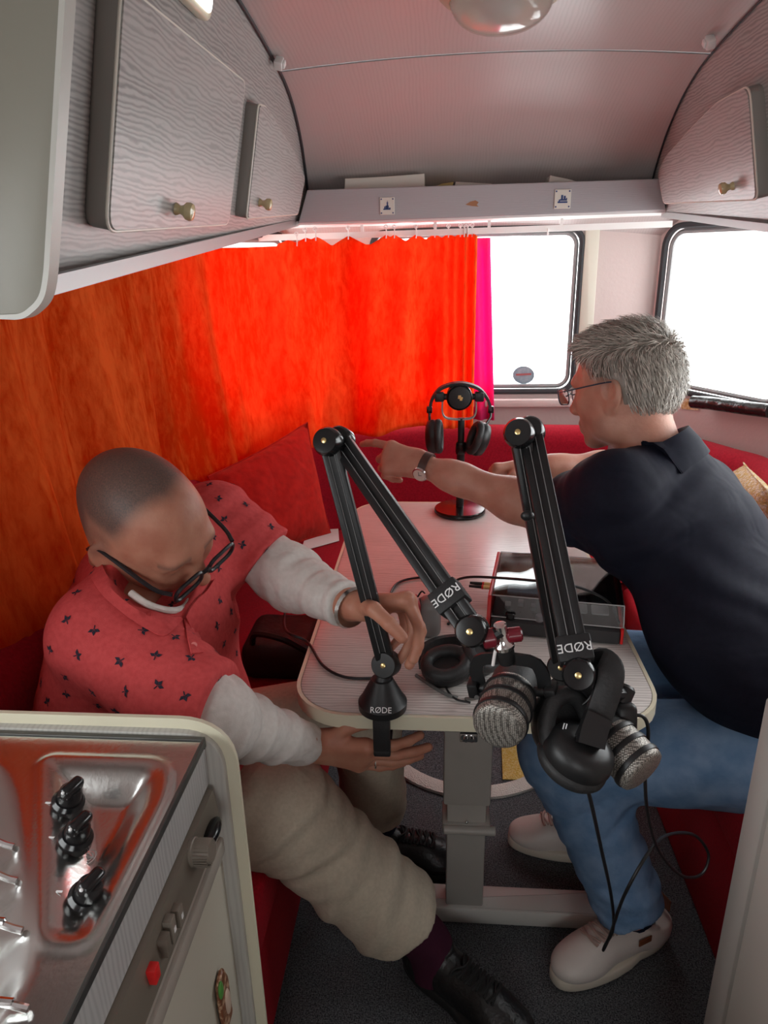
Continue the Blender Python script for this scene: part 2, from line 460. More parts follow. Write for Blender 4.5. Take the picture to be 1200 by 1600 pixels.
class Solid:
    """collects distance primitives; .mesh(h) returns one continuous surface"""
    def __init__(s): s.p = []
    def add(s, fn, c, r, k=0.02, op='+', pre=None): s.p.append((fn, np.array(c, float), r, k, op)); return s
    def cone(s, a, b, ra, rb=None, k=0.02, op='+', sq=None, sqa=1.0):
        """tapered capsule; sq = direction along which the section is scaled by sqa"""
        a, b = np.array(a, float), np.array(b, float); rb = ra if rb is None else rb; ab = b - a; L2 = max(ab @ ab, 1e-9)
        sd = unit(sq) if sq is not None else None
        def fn(P):
            q = P - a; t = np.clip((q @ ab) / L2, 0, 1)[..., None]; e = q - t * ab
            if sd is not None:
                w = e @ sd; e = e + (w * (1 / sqa - 1))[..., None] * sd
            return (np.linalg.norm(e, axis=-1) - (ra + (rb - ra) * t[..., 0])) * (min(1, sqa) if sd is not None else 1)
        return s.add(fn, (a + b) / 2, np.linalg.norm(ab) / 2 + max(ra, rb) * max(1, sqa), k, op)
    def ell(s, c, r, R=None, k=0.02, op='+'):
        c = np.array(c, float); r = np.array(r, float); R = np.eye(3) if R is None else np.array(R)
        def fn(P):
            q = (P - c) @ R; k0 = np.linalg.norm(q / r, axis=-1); k1 = np.linalg.norm(q / (r * r), axis=-1)
            return k0 * (k0 - 1) / np.maximum(k1, 1e-6)
        return s.add(fn, c, r.max(), k, op)
    def plane(s, p, n, k=0.005, c=None, r=None):
        """cut away what lies on the side of +n (inside a ball c, r)"""
        p = np.array(p, float); n = unit(n)
        fn = lambda P: -((P - p) @ n)
        return s.add(fn, p if c is None else c, 0.2 if r is None else r, k, '-h')
    def fold(s, fn): s.p.append((fn, None, 0, 0, 'fold')); return s
    def mesh(s, h, relax_it=1, lo=None, hi=None):
        if lo is None:
            lo = np.min([c - r for (_, c, r, _, op) in s.p if op == '+'], axis=0) - 3 * h - 0.01
            hi = np.max([c + r for (_, c, r, _, op) in s.p if op == '+'], axis=0) + 3 * h + 0.01
        n = np.ceil((np.array(hi) - lo) / h).astype(int) + 1
        ax = [lo[i] + h * np.arange(n[i]) for i in range(3)]
        F = np.full(tuple(n), 0.5)
        for fn, c, r, k, op in s.p:
            if op == 'fold':
                near = np.abs(F) < 0.06
                I = np.argwhere(near); P = np.array(lo) + h * I
                F[near] += fn(P); continue
            m = r + k + 2.5 * h + 0.006
            a = np.maximum(np.floor((c - m - lo) / h).astype(int), 0); b = np.minimum(np.ceil((c + m - lo) / h).astype(int) + 1, n)
            if (b <= a).any(): continue
            sl = tuple(slice(a[i], b[i]) for i in range(3))
            P = np.stack(np.meshgrid(*[ax[i][a[i]:b[i]] for i in range(3)], indexing='ij'), -1)
            d = fn(P); A = F[sl]
            if op == '+':
                hh = np.maximum(k - np.abs(A - d), 0) / k if k > 0 else 0
                F[sl] = np.minimum(A, d) - hh * hh * k / 4
            else:   # subtract
                if op == '-h':
                    inside = np.linalg.norm(P - c, axis=-1) < r; d = np.where(inside, d, 9)
                hh = np.maximum(k - np.abs(A + d), 0) / k if k > 0 else 0
                F[sl] = np.maximum(A, -d) + hh * hh * k / 4
        v, fa = sn_mesh(F, lo, h)
        if relax_it: v = relax(v, fa, relax_it)
        return v, fa
def fg(vf): return vf[0], [tuple(q) for q in vf[1].tolist()]
def vnormals(v, fa):
    fa = np.asarray(fa); n = np.cross(v[fa[:, 2]] - v[fa[:, 0]], v[fa[:, 3]] - v[fa[:, 1]]); N = np.zeros_like(v)
    for k in range(4): np.add.at(N, fa[:, k], n)
    return N / (np.linalg.norm(N, axis=1, keepdims=True) + 1e-12)
random.seed(7); rng = np.random.default_rng(7)
# ================================================================== materials
wood_mat('locker_wood', (0.42, 0.405, 0.39), (0.20, 0.19, 0.185), 'Z', 560, dist=7, soft=(.1, .75), dscale=1.4)
mat('locker_edge', (0.26, 0.245, 0.225), 0.45)
wood_mat('door_wood', (0.46, 0.445, 0.43), (0.20, 0.19, 0.185), 'Z', 520, dist=9, soft=(.1, .75), dscale=1.2)
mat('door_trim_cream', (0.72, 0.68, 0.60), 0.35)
wood_mat('ceiling_wood', (0.55, 0.49, 0.475), (0.47, 0.415, 0.40), 'X', 420, rough=.30, dist=6, soft=(.2, 1.0), dscale=1.0, bumps=.015)
wood_mat('table_wood', (0.70, 0.66, 0.63), (0.36, 0.32, 0.30), 'Y', 520, rough=.28, dist=6, soft=(.12, .8), dscale=1.5)
mat('wall_paint', (0.60, 0.48, 0.455), 0.45, bump=(90, 0.08))
mat('cream_plastic', (0.72, 0.68, 0.52), 0.35)
mat('cream_paint', (0.62, 0.57, 0.48), 0.5, bump=(30, 0.05))
mat('white_plastic', (0.82, 0.80, 0.78), 0.4)
mat('alu', (0.36, 0.365, 0.365), 0.42, 0.7)
mat('chrome', (0.75, 0.75, 0.75), 0.12, 1.0)
mat('brass', (0.75, 0.56, 0.25), 0.28, 1.0)
mat('steel', (0.62, 0.62, 0.60), 0.23, 1.0, bump=(140, 0.03))
mat('black_plastic', (0.012, 0.012, 0.013), 0.42)
mat('black_gloss', (0.01, 0.01, 0.011), 0.18)
mat('black_matt', (0.016, 0.016, 0.017), 0.62, bump=(300, 0.1))
mat('rubber_seal', (0.05, 0.05, 0.053), 0.8, spec=.2)
mat('grey_seal', (0.24, 0.24, 0.24), 0.6)
mat('line_dark', (0.03, 0.03, 0.035), 0.5)
mat('taupe_metal', (0.42, 0.38, 0.33), 0.45)
mat('taupe_dark', (0.17, 0.145, 0.115), 0.4)
mat('pad_leather', (0.02, 0.02, 0.021), 0.55, bump=(120, 0.15))
mat('letter_white', (0.85, 0.85, 0.85), 0.5)
mat('red_plastic', (0.72, 0.02, 0.02), 0.3)
mat('paper', (0.80, 0.76, 0.68), 0.8, bump=(60, 0.05))
mat('paper_white', (0.86, 0.83, 0.80), 0.7)
clear_mat('window_glass', (0.97, 0.99, 0.98))
clear_mat('clear_cover', (0.96, 0.97, 0.97), gloss=0.12)
cloth_mat('bench_red', (0.42, 0.004, 0.018), (0.30, 0.002, 0.012), scale=180, bump=0.5, wr=4, wrs=0.08, sheen=0.15, sheen_col=(1, .2, .2))
cloth_mat('back_red', (0.40, 0.006, 0.022), (0.28, 0.003, 0.015), scale=160, bump=0.5, wr=6, wrs=0.1, sheen=0.2, sheen_col=(1, .25, .25))
cloth_mat('cushion_red', (0.55, 0.012, 0.008), (0.40, 0.006, 0.004), scale=40, bump=0.3, wr=9, wrs=0.5, sheen=0.4, sheen_col=(1, .3, .2))
cloth_mat('carpet', (0.04, 0.044, 0.048), (0.26, 0.275, 0.29), scale=330, bump=0.9, wr=90, wrs=0.35)
translucent_mat('curtain_velvet', ((0.60, 0.07, 0.006), (1.0, 0.26, 0.05)), (1.0, 0.001, 0.0), 0.60)
translucent_mat('curtain_pink', ((0.75, 0.05, 0.25), (0.85, 0.08, 0.32)), (0.95, 0.04, 0.30), 0.6, velvet=False)

# ================================================================== the shell
PLAN_L = [(-.85, -1.6), (-.85, 2.10), (-.83, 2.25), (-.55, 2.77)]
PLAN_R = [(.78, 2.77), (1.06, 2.25), (1.08, 2.10), (1.08, -1.6)]
def panel(p0, p1, z0, z1, holes=(), th=0.035):
    """upright wall strip from plan point p0 to p1 (room on the left-hand... inner face first), holes = (s0, s1, za, zb, r) in metres"""
    p0, p1 = np.array(p0, float), np.array(p1, float); L = np.linalg.norm(p1 - p0); d = (p1 - p0) / L
    bm = bmesh.new(); eds = []
    loops = [[(0, z0), (L, z0), (L, z1), (0, z1)]] + [rrect(s1 - s0, zb - za, r, 6, (s0 + s1) / 2, (za + zb) / 2) for (s0, s1, za, zb, r) in holes]
    for lp in loops:
        vs = [bm.verts.new((a, 0, b)) for a, b in lp]
        eds += [bm.edges.new((vs[i], vs[(i + 1) % len(vs)])) for i in range(len(vs))]
    bmesh.ops.triangle_fill(bm, use_beauty=True, use_dissolve=False, edges=eds)
    bmesh.ops.recalc_face_normals(bm, faces=list(bm.faces))
    v, f = bm_geo(bm)
    # want normals facing the room (to the right of p0->p1 travelling clockwise): room normal n
    n = np.array([d[1], -d[0]])
    w = np.stack([p0[0] + d[0] * v[:, 0], p0[1] + d[1] * v[:, 0], v[:, 2]], 1)
    q = w[list(f[0])]; nn = np.cross(q[1] - q[0], q[2] - q[0])
    if nn[0] * n[0] + nn[1] * n[1] < 0: f = [tuple(reversed(t)) for t in f]
    return thicken((w, f), th)
WZ = 2.02
dl = float(np.linalg.norm(np.array(PLAN_L[3]) - np.array(PLAN_L[2])))
put('wall_left', join(panel(PLAN_L[0], PLAN_L[1], 0, WZ, [(1.05, 2.05, 0.98, 1.50, .06)]), panel(PLAN_L[1], PLAN_L[2], 0, WZ),
     panel(PLAN_L[2], PLAN_L[3], 0, WZ, [(.03, dl - .03, .965, 1.52, .06)])), 'wall_paint', smooth=False, kind='structure',
     label='left caravan side wall behind the orange curtain')
put('wall_front', panel(PLAN_L[3], PLAN_R[0], 0, WZ, [(.30, 1.055, .94, 1.525, .055)]), 'wall_paint', smooth=False, kind='structure',
    label='front caravan wall with window above the red backrest')
put('wall_right', join(panel(PLAN_R[0], PLAN_R[1], 0, WZ, [(.03, dl - .01, .965, 1.52, .07)]), panel(PLAN_R[1], PLAN_R[2], 0, WZ),
     panel(PLAN_R[2], PLAN_R[3], 0, WZ, [(.08, 1.15, .965, 1.5, .06)])), 'wall_paint', smooth=False, kind='structure',
     label='right caravan side wall with large corner window')
put('wall_rear', panel((1.08, -1.6), (-.85, -1.6), 0, WZ, [(.55, 1.35, 1.0, 1.55, .08)]), 'wall_paint', smooth=False, kind='structure')
put('floor', bx(-.9, 1.13, -1.65, 2.82, -.03, 0), 'carpet', smooth=False, kind='structure', label='dark grey speckled carpet floor')

def ceil_z(x, y):
    u = (x - .115) / .6
    if y > 1.98: t = y - 1.98; z = 1.895 - .12 * t - .436 * t * t
    else:
        t = min((1.98 - y), .9); z = 1.895 + .12 * t - .066 * t * t
    return z - .03 * u * u
xs = np.linspace(-.88, 1.11, 31)
put('ceiling', thicken(grid(lambda x, y: (x, y, ceil_z(x, y)), xs, [-1.65, -.8, 0, .4, .8, 1.0, 1.2, 1.4, 1.6, 1.8, 1.975]), -.012), 'ceiling_wood', kind='structure',
    label='pinkish grey wood-print ceiling panel around the round lamp', angle=60)
put('ceiling', thicken(grid(lambda x, y: (x, y, ceil_z(x, y)), xs, list(np.linspace(1.982, 2.80, 14))), -.012), 'ceiling_wood', kind='structure',
    label='curved front ceiling panel sloping down behind the shelf', angle=60)
put('trim_1', tube([(x, 1.978, ceil_z(x, 1.978) - .0008) for x in np.linspace(-.42, .65, 25)], .0018, 6), 'grey_seal', kind='structure', label='thin joint line across the ceiling')

def window(n, p0, p1, s0, s1, za, zb, r, label, off=0.012):
    """rubber seal, inner frame and glass of a window in the wall strip p0 -> p1"""
    p0, p1 = np.array(p0, float), np.array(p1, float); d = unit(p1 - p0); nin = np.array([d[1], -d[0]])
    w = thing('window_%d' % n, label, None, (*(p0 + d * (s0 + s1) / 2), za), kind='structure')
    def to3(a, b, o): q = p0 + d * a + nin * o; return np.array([q[0], q[1], b])
    lp = rrect(s1 - s0, zb - za, r, 8, (s0 + s1) / 2, (za + zb) / 2)
    sq = [(1, 1), (-1, 1), (-1, -1), (1, -1)]
    put('rubber_seal', tube([to3(a, b, .006) for a, b in lp], .011, 8, closed=True), 'rubber_seal', w)
    lp2 = rrect(s1 - s0 - .036, zb - za - .036, r * .8, 8, (s0 + s1) / 2, (za + zb) / 2)
    put('inner_frame', tube([to3(a, b, -.008) for a, b in lp2], .009, 6, closed=True), 'grey_seal', w)
    lp3 = rrect(s1 - s0 - .02, zb - za - .02, r, 8, (s0 + s1) / 2, (za + zb) / 2)
    q = [to3(a, b, -.014) for a, b in lp3]
    put('pane', G(q, [tuple(range(len(q)))]), 'window_glass', w, smooth=False)
    # portal so the daylight of the sky enters through the opening
    li = bpy.data.lights.new('window_portal', 'AREA'); li.shape = 'RECTANGLE'; li.size = s1 - s0 - .02; li.size_y = zb - za - .02
    li.cycles.is_portal = True
    lo = bpy.data.objects.new('window_portal', li); COL.objects.link(lo)
    c = to3((s0 + s1) / 2, (za + zb) / 2, -.03)
    Mx = axes_from(np.array([-nin[0], -nin[1], 0]))   # local -z points into the room
    lo.matrix_world = Matrix(np.block([[Mx, c[:, None]], [np.zeros((1, 3)), np.ones((1, 1))]]).tolist())
    return w
W1 = window(1, PLAN_L[3], PLAN_R[0], .30, 1.055, .94, 1.525, .055, 'front window with dark rubber seal beside the curtain end')
W2 = window(2, PLAN_R[0], PLAN_R[1], .03, dl - .01, .965, 1.52, .07, 'bright right corner window behind the grey-haired person')
W3 = window(3, PLAN_L[2], PLAN_L[3], .03, dl - .03, .965, 1.52, .06, 'left corner window covered by the orange curtain')
window(4, PLAN_L[0], PLAN_L[1], 1.05, 2.05, .98, 1.50, .06, 'window over the sink counter')
window(5, (1.08, -1.6), (-.85, -1.6), .55, 1.35, 1.0, 1.55, .08, 'unseen rear window added for light from behind')  # unseen opening, added so daylight fills in from behind the camera
window(6, PLAN_R[2], PLAN_R[3], .08, 1.15, .965, 1.5, .06, 'right side window above the bench')
# cream cover strip right of the front window
put('trim_2', prism(round_poly([(0, 0), (.055, 0), (.05, .62), (.0, .62)], .01), .014, .004, 2, basis((1, 0, 0), (0, 0, 1), (0, -1, 0)), (.512, 2.768, .93)), 'cream_paint', kind='structure',
    label='cream cover strip beside the front window')
# window sill ledge under the front window
put('trim_3', bx(-.5, .74, 2.725, 2.765, .885, .915, .006), 'wall_paint', kind='structure', label='ledge under the front window')

# stickers on the glass
st = [at_y(818 + 17 * math.cos(a), 586 + 14 * math.sin(a), 2.775) for a in np.linspace(0, 2 * math.pi, 28, endpoint=False)]
mat('sticker_blue', (0.22, 0.34, 0.40), 0.5, noise=(40, (0.35, 0.45, 0.50), .4, .6))
wst = thing('window_sticker', 'small round blue-grey sticker low on the front window', 'sticker', st[7])
put('disc', thicken(G(st, [tuple(range(28))]), .0006), 'sticker_blue', wst, smooth=False)
st2 = [at_y(818 + a, 586 + b, 2.7735) for a, b in ((-12, -2), (12, -3), (12, 0), (-12, 1))]
mat('sticker_red', (0.45, 0.12, 0.12), 0.6)
put('print_band', thicken(G(st2, [(0, 1, 2, 3)]), .0005), 'sticker_red', wst, smooth=False)
nR = np.array([-.52, -.28, 0]); pR = (.80, 2.735, 1.1)
tri = [at_pl(x, y, pR, nR) for x, y in ((1056, 552), (1062, 562), (1076, 596), (1072, 602), (1052, 603), (1050, 580))]
mat('sticker_green', (0.05, 0.42, 0.16), 0.5, noise=(70, (0.25, 0.45, 0.1), .5, .62))
put('window_sticker', thicken(G(tri, [tuple(range(6))]), .0006), 'sticker_green', smooth=False, label='green triangular sticker on the right corner window', cat='sticker')

# ================================================================== overhead lockers
LEAN = .22
def face_L(off=0.0): return V(-.48 + off, 1.5, 1.5), V(1, 0, -LEAN)
def face_R(off=0.0): return V(.71 - off, 1.5, 1.5), V(-1, 0, -LEAN)
def locker_face(side, y0, y1):
    """sloping front panel from its lower edge up to the ceiling"""
    ys = np.linspace(y0, y1, 26); vs, fs = [], []
    for y in ys:
        zb = 1.43 + .08 * (y - .94)
        zt = ceil_z(-.39 if side < 0 else .62, y) + .004
        for z in np.linspace(zb, max(zt, zb + .001), 5):
            x = (-.48 + LEAN * (z - 1.5)) if side < 0 else (.71 - LEAN * (z - 1.5))
            vs.append((x, y, z))
    for i in range(len(ys) - 1):
        for k in range(4):
            a = i * 5 + k; q = (a, a + 5, a + 6, a + 1); fs.append(q if side > 0 else q[::-1])
    return thicken(G(vs, fs), -.014)
def locker(side, y0, label):
    s = side; xe = -.48 if s < 0 else .71; xw = -.85 if s < 0 else 1.08
    t = thing('overhead_locker', label, 'locker', (xe, (y0 + 2.6) / 2, 1.43))
    put('front_panel', locker_face(s, y0, 2.60), 'locker_wood', t, angle=60)
    ys = np.linspace(y0, 2.5, 12)
    zb = lambda y: 1.43 + .08 * (y - .94)
    put('bottom_panel', thicken(grid(lambda y, u: (xe + (xw - xe) * u * .96, y, zb(y) + .004), ys, [0, .5, 1]) if s > 0 else
        grid(lambda u, y: (xe + (xw - xe) * u * .96, y, zb(y) + .004), [0, .5, 1], ys), -.012), 'white_plastic', t, angle=60)
    sec = [(-.011, -.010), (.011, -.010), (.011, .007), (.004, .012), (-.011, .012)]
    put('edge_strip', tube([(xe + (.002 if s < 0 else -.002), y, zb(y) - .004) for y in ys], 1.0, sect=sec, up=(0, 0, 1)), 'alu', t, angle=40)
    sp = []
    for y in np.linspace(1.2, 2.59, 40):
        x = -.39 if s < 0 else .62
        for _ in range(6): x = (-.48 + LEAN * (ceil_z(x, y) - 1.5)) if s < 0 else (.71 - LEAN * (ceil_z(x, y) - 1.5))
        sp.append((x - s * .003, y, ceil_z(x, y) - .003))
    put('corner_seam', tube(sp, .0042 if s < 0 else .0026, 6), 'line_dark', t)
    return t
LL = locker(-1, .80, 'long left overhead locker with two wood-grain doors')
LR = locker(1, .95, 'right overhead locker with one rounded wood-grain door')
def locker_door(parent, pts, pl, knob, kr, side, rads):
    p0, n = pl; n = unit(n)
    R = basis(unit(np.cross((0, 0, 1), n)), np.cross(n, unit(np.cross((0, 0, 1), n))), n)
    W = [at_pl(x, y, p0, n) for x, y in pts]
    loc = [((w - p0) @ R)[:2] for w in W]
    if sum(loc[i - 1][0] * loc[i][1] - loc[i][0] * loc[i - 1][1] for i in range(len(loc))) < 0:
        loc = loc[::-1]; rads = rads[::-1]
    poly = round_poly(loc, rads, 5)
    d = put('door', prism(poly, -.034, .006, 3, R, p0), 'locker_edge', parent, angle=40)
    cen = np.mean(np.array(poly), 0); skin_ = [tuple(cen + (np.array(q) - cen) * .985) for q in poly]
    put('door_face', prism(skin_, .0016, 0, 1, R, p0 - n * .0004), 'door_wood', d, smooth=False)
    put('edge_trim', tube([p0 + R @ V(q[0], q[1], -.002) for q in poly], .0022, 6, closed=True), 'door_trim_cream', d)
    k = at_pl(knob[0], knob[1], p0 + n * .02, n)
    b = at_pl(knob[0], knob[1], p0, n); b = k - n * .02
    put('knob', lathe([(0, -.004), (kr * .75, -.004), (kr * .72, .003), (kr * .5, .009), (kr * .62, .014), (kr * 1.0, .019), (kr * 1.08, .025), (kr * .95, .030), (kr * .5, .032), (0, .0325)], 24, b, n), 'knob_wood', d)
    return d
mat('knob_wood', (0.55, 0.46, 0.26), 0.16)
mat('knob_pale', (0.62, 0.50, 0.40), 0.3)
locker_door(LL, [(192, -28), (384, 128), (357, 351), (167, 363)], face_L(.034), (292, 330), .0135, -1, [.02, .02, .02, .03])
locker_door(LL, [(405, 163), (386, 342), (466, 335), (477, 278), (461, 240), (437, 200), (415, 166)], face_L(.030), (417, 319), .0125, -1, [.012, .015, .015, .02, .02, .02, .01])
dR = locker_door(LR, [(1170, 133), (1120, 160), (1080, 200), (1040, 245), (1028, 270), (1036, 318), (1183, 312)], face_R(.030), (1132, 294), .0125, 1, [.03, .02, .02, .02, .02, .02, .02])
def clip(px, py, pl, nm, lab):
    p = at_pl(px, py, *pl); n = unit(pl[1]); R = axes_from(n, (0, 1, 1))
    put(nm, join(box((.022, .026, .02), .004, 2, p, R), box((.014, .017, .006), .002, 1, p + n * .012, R)), 'white_plastic', label=lab, cat='clip')
clip(436, 99, face_L(.022), 'corner_clip', 'small white plastic clip on the left ceiling seam')
clip(1109, 66, face_R(.040), 'corner_clip', 'small white plastic clip on the right ceiling seam')

# small lit lamp on the left locker face
p0, n = face_L(.012); n = unit(n); R = basis(unit(np.cross((0, 0, 1), n)), np.cross(n, unit(np.cross((0, 0, 1), n))), n)
c = at_pl(300, -18, p0, n)
lm = thing('locker_lamp', 'small cream lamp glowing white high above the large locker door', 'lamp', c)
put('housing', prism(rrect(.17, .052, .02, 6), .02, .006, 3, R, c - n * .012), 'cream_plastic', lm)
put('diffuser', prism(rrect(.14, .03, .012, 6), .006, .002, 2, R, c + n * .006), emit_mat('lamp_white', (1, .98, .95), 3.0), lm)

# ceiling lamp
lc = V(.110, 1.59, ceil_z(.110, 1.59))
cl = thing('ceiling_lamp', 'round cream ceiling lamp with ribbed clear dome', 'lamp', lc)
put('base_ring', lathe([(0, 0), (.118, 0), (.121, .012), (.119, .030), (.108, .040), (.098, .043), (.094, .036), (0, .036)], 48, lc, (0, 0, -1)), 'cream_plastic', cl)
mat('lamp_glass', (0.86, 0.80, 0.76), 0.12, spec=0.8, **{'Transmission Weight': 0.55, 'IOR': 1.3})
pr = [(.096, .036)] + [(.096 * math.cos(a) ** .8 + .0009 * (k % 2), .038 + .055 * math.sin(a)) for k, a in enumerate(np.linspace(.05, 1.45, 28))] + [(0, .094)]
put('dome', lathe(pr, 48, lc, (0, 0, -1)), 'lamp_glass', cl, angle=80)
put('bulb_holder', lathe([(0, .03), (.03, .03), (.03, .045), (.018, .05), (.018, .07), (0, .075)], 20, lc, (0, 0, -1)), 'white_plastic', cl)

# near-left hanging end panel
pp = [at_y(x, y, .80) for x, y in ((-70, 493), (50, 493), (79, 468), (86, 430), (113, 0), (118, -90), (-70, -90))]
pol = round_poly([(p[0], p[2]) for p in pp], [0, .01, .02, .02, 0, 0, 0], 5)
ep = thing('cupboard_panel', 'pale hanging cupboard end panel with rounded corner at the upper left', 'panel', (pp[0][0], .80, pp[0][2]))
Rp = basis((1, 0, 0), (0, 0, 1), (0, -1, 0))
mat('panel_olive', (0.235, 0.222, 0.18), 0.4, bump=(25, .05))
put('board', prism(pol, .018, .003, 2, Rp, (0, .80, 0)), 'panel_olive', ep, angle=40)
edge = [(a, .791, b) for a, b in pol]
put('edge_band', tube(edge, 1.0, sect=[(.003, .0105), (-.003, .0105), (-.003, -.0105), (.003, -.0105)], up=(0, 1, 0), closed=True), 'panel_edge' if 'panel_edge' in MATS else mat('panel_edge', (.50, .49, .45), .35), ep, angle=50)

# ================================================================== front shelf and what lies on it
SY = 2.44
sb = [at_y(x, y, SY) for x, y in ((466, 349), (1040, 328), (1036, 279), (480, 297))]
sh = thing('front_shelf', 'long grey shelf with upstand board across the front under the ceiling', 'shelf', (sb[0][0], SY, sb[0][2]))
put('upstand_board', prism([(p[0], p[2]) for p in sb], -.016, .002, 1, basis((1, 0, 0), (0, 0, 1), (0, -1, 0)), (0, SY, 0)), 'shelf_wood' if 'shelf_wood' in MATS else wood_mat('shelf_wood', (0.47, 0.45, 0.47), (0.36, 0.34, 0.36), 'Z', 900), sh, smooth=False)
zsL, zsR = sb[0][2] + .006, sb[1][2] + .006
put('shelf_board', thicken(G([(-.60, SY + .016, zsL), (.83, SY + .016, zsR), (.80, 2.765, zsR), (-.56, 2.765, zsL)], [(0, 1, 2, 3)]), .012), 'white_plastic', sh, smooth=False)
mat('delft_white', (0.80, 0.78, 0.70), 0.2)
mat('delft_blue', (0.03, 0.06, 0.20), 0.4)
def delft(px, py, w, motif, lab):
    c = at_y(px, py, SY - .002); s = w
    t = thing('ceramic_tile', lab, 'tile', c)
    put('tile_body', box((s, .004, s * 1.1), .001, 1, c), 'delft_white', t)
    gs = []
    for a, b, ww, hh in motif:
        gs.append(box((ww * s, .0006, hh * s), 0, 1, c + V(a * s, -.0023, b * s)))
    put('blue_picture', join(*gs), 'delft_blue', t, smooth=False)
corn = [(sx * .4, sy * .44, .09, .09) for sx in (-1, 1) for sy in (-1, 1)]
delft(605, 322, .046, corn + [(-.02, -.2, .5, .08), (.0, -.08, .22, .22), (.02, .1, .10, .30), (.02, .27, .03, .14), (-.16, -.1, .08, .16), (.18, -.14, .1, .08)], 'small blue and white tile with a tower on the shelf board')
delft(879, 311, .05, corn + [(0, -.18, .6, .10), (.05, -.05, .42, .10), (-.04, .10, .12, .26), (.12, .08, .12, .20), (.24, -.02, .06, .16), (-.2, -.08, .08, .1)], 'small blue and white tile with a ship on the shelf board')
chip = [at_y(738 + a, 318 + b, SY - .0006) for a, b in ((-11, 2), (-3, -3), (5, -5), (10, -2), (7, 2), (10, 5), (0, 4))]
mat('bare_wood', (0.42, 0.20, 0.10), 0.7)
put('worn_spot', thicken(G(chip, [tuple(range(7))]), .0004), 'bare_wood', sh, smooth=False, label='brown spot of worn paint')
bp = [at_y(x, y, SY + .05) for x, y in ((538, 300), (664, 298), (663, 271), (600, 276), (539, 279))]
put('magazine_stack', prism([(p[0], p[2]) for p in bp], -.16, .002, 1, Rp, (0, SY + .05, 0)), 'paper', label='cream stack of papers at the left end of the shelf', cat='papers', smooth=False)
bp = [at_y(x, y, SY + .06) for x, y in ((672, 296), (706, 294), (709, 284), (690, 287))]
mat('yellowed', (0.55, 0.42, 0.16), 0.7)
put('booklet', prism([(p[0], p[2]) for p in bp], -.12, 0, 1, Rp, (0, SY + .06, 0)), 'yellowed', label='yellowed booklet lying in the middle of the shelf', cat='booklet', smooth=False)
bp = [at_y(x, y, SY + .07) for x, y in ((710, 294), (770, 290), (768, 287), (712, 284))]
put('folded_paper', prism([(p[0], p[2]) for p in bp], -.12, 0, 1, Rp, (0, SY + .07, 0)), 'paper', label='folded white paper beside the yellowed booklet', cat='paper', smooth=False)
bp = [at_y(x, y, SY + .05) for x, y in ((857, 287), (905, 285), (893, 281), (860, 274))]
put('booklet', prism([(p[0], p[2]) for p in bp], -.12, 0, 1, Rp, (0, SY + .05, 0)), 'paper', label='pale booklet above the ship tile on the shelf', cat='booklet', smooth=False)

# curtain rail hanging below the shelf
RY = 2.62
ra = [at_y(x, y, RY) for x, y in ((404, 372), (600, 366), (860, 357), (1050, 350))]
rl = thing('curtain_rail', 'white curtain rail hanging under the front shelf', 'rail', ra[1])
put('track', tube(ra, 1.0, sect=[(.006, .010), (-.006, .010), (-.006, -.010), (.006, -.010)], up=(0, 0, 1)), 'white_plastic', rl, smooth=False)
for px in (566, 680, 764, 877):
    i = (px - 404) / 646.; a = at_y(px, 372 - i * 22, RY)
    put('hanger', bx(a[0] - .005, a[0] + .005, RY - .004, RY + .004, a[2], a[2] + .055), 'white_plastic', rl, smooth=False)
a = at_y(856, 362, RY - .01)
put('end_hook', tube([a + V(0, 0, .01), a, a + V(0, -.004, -.008), a + V(0, -.008, -.004)], .003, 6), 'white_plastic', rl)

# ================================================================== curtains
def polyline(pts, n):
    P = [np.array(p, float) for p in pts]; L = [0]
    for a, b in zip(P[:-1], P[1:]): L.append(L[-1] + np.linalg.norm(b - a))
    out = []
    for s in np.linspace(0, L[-1], n):
        i = min(max(np.searchsorted(L, s) - 1, 0), len(P) - 2); t = (s - L[i]) / (L[i + 1] - L[i]); out.append((s, P[i] * (1 - t) + P[i + 1] * t))
    return out, L[-1]
cpath = catmull([(-.79, .78), (-.79, 1.4), (-.785, 1.90), (-.72, 2.18), (-.57, 2.42), (-.40, 2.57), (-.2, 2.63), (.06, 2.645), (.125, 2.645)], 10)
CP, CLEN = polyline(cpath, 420)
hooks_px = [452, 478, 491, 547, 603, 616, 651, 679, 701, 719, 725, 730, 737]
hook_pts = [at_y(x, 383 - (x - 450) * .045, 2.60 if x < 500 else 2.645) for x in hooks_px]
hx = np.array([p[0] for p in hook_pts])
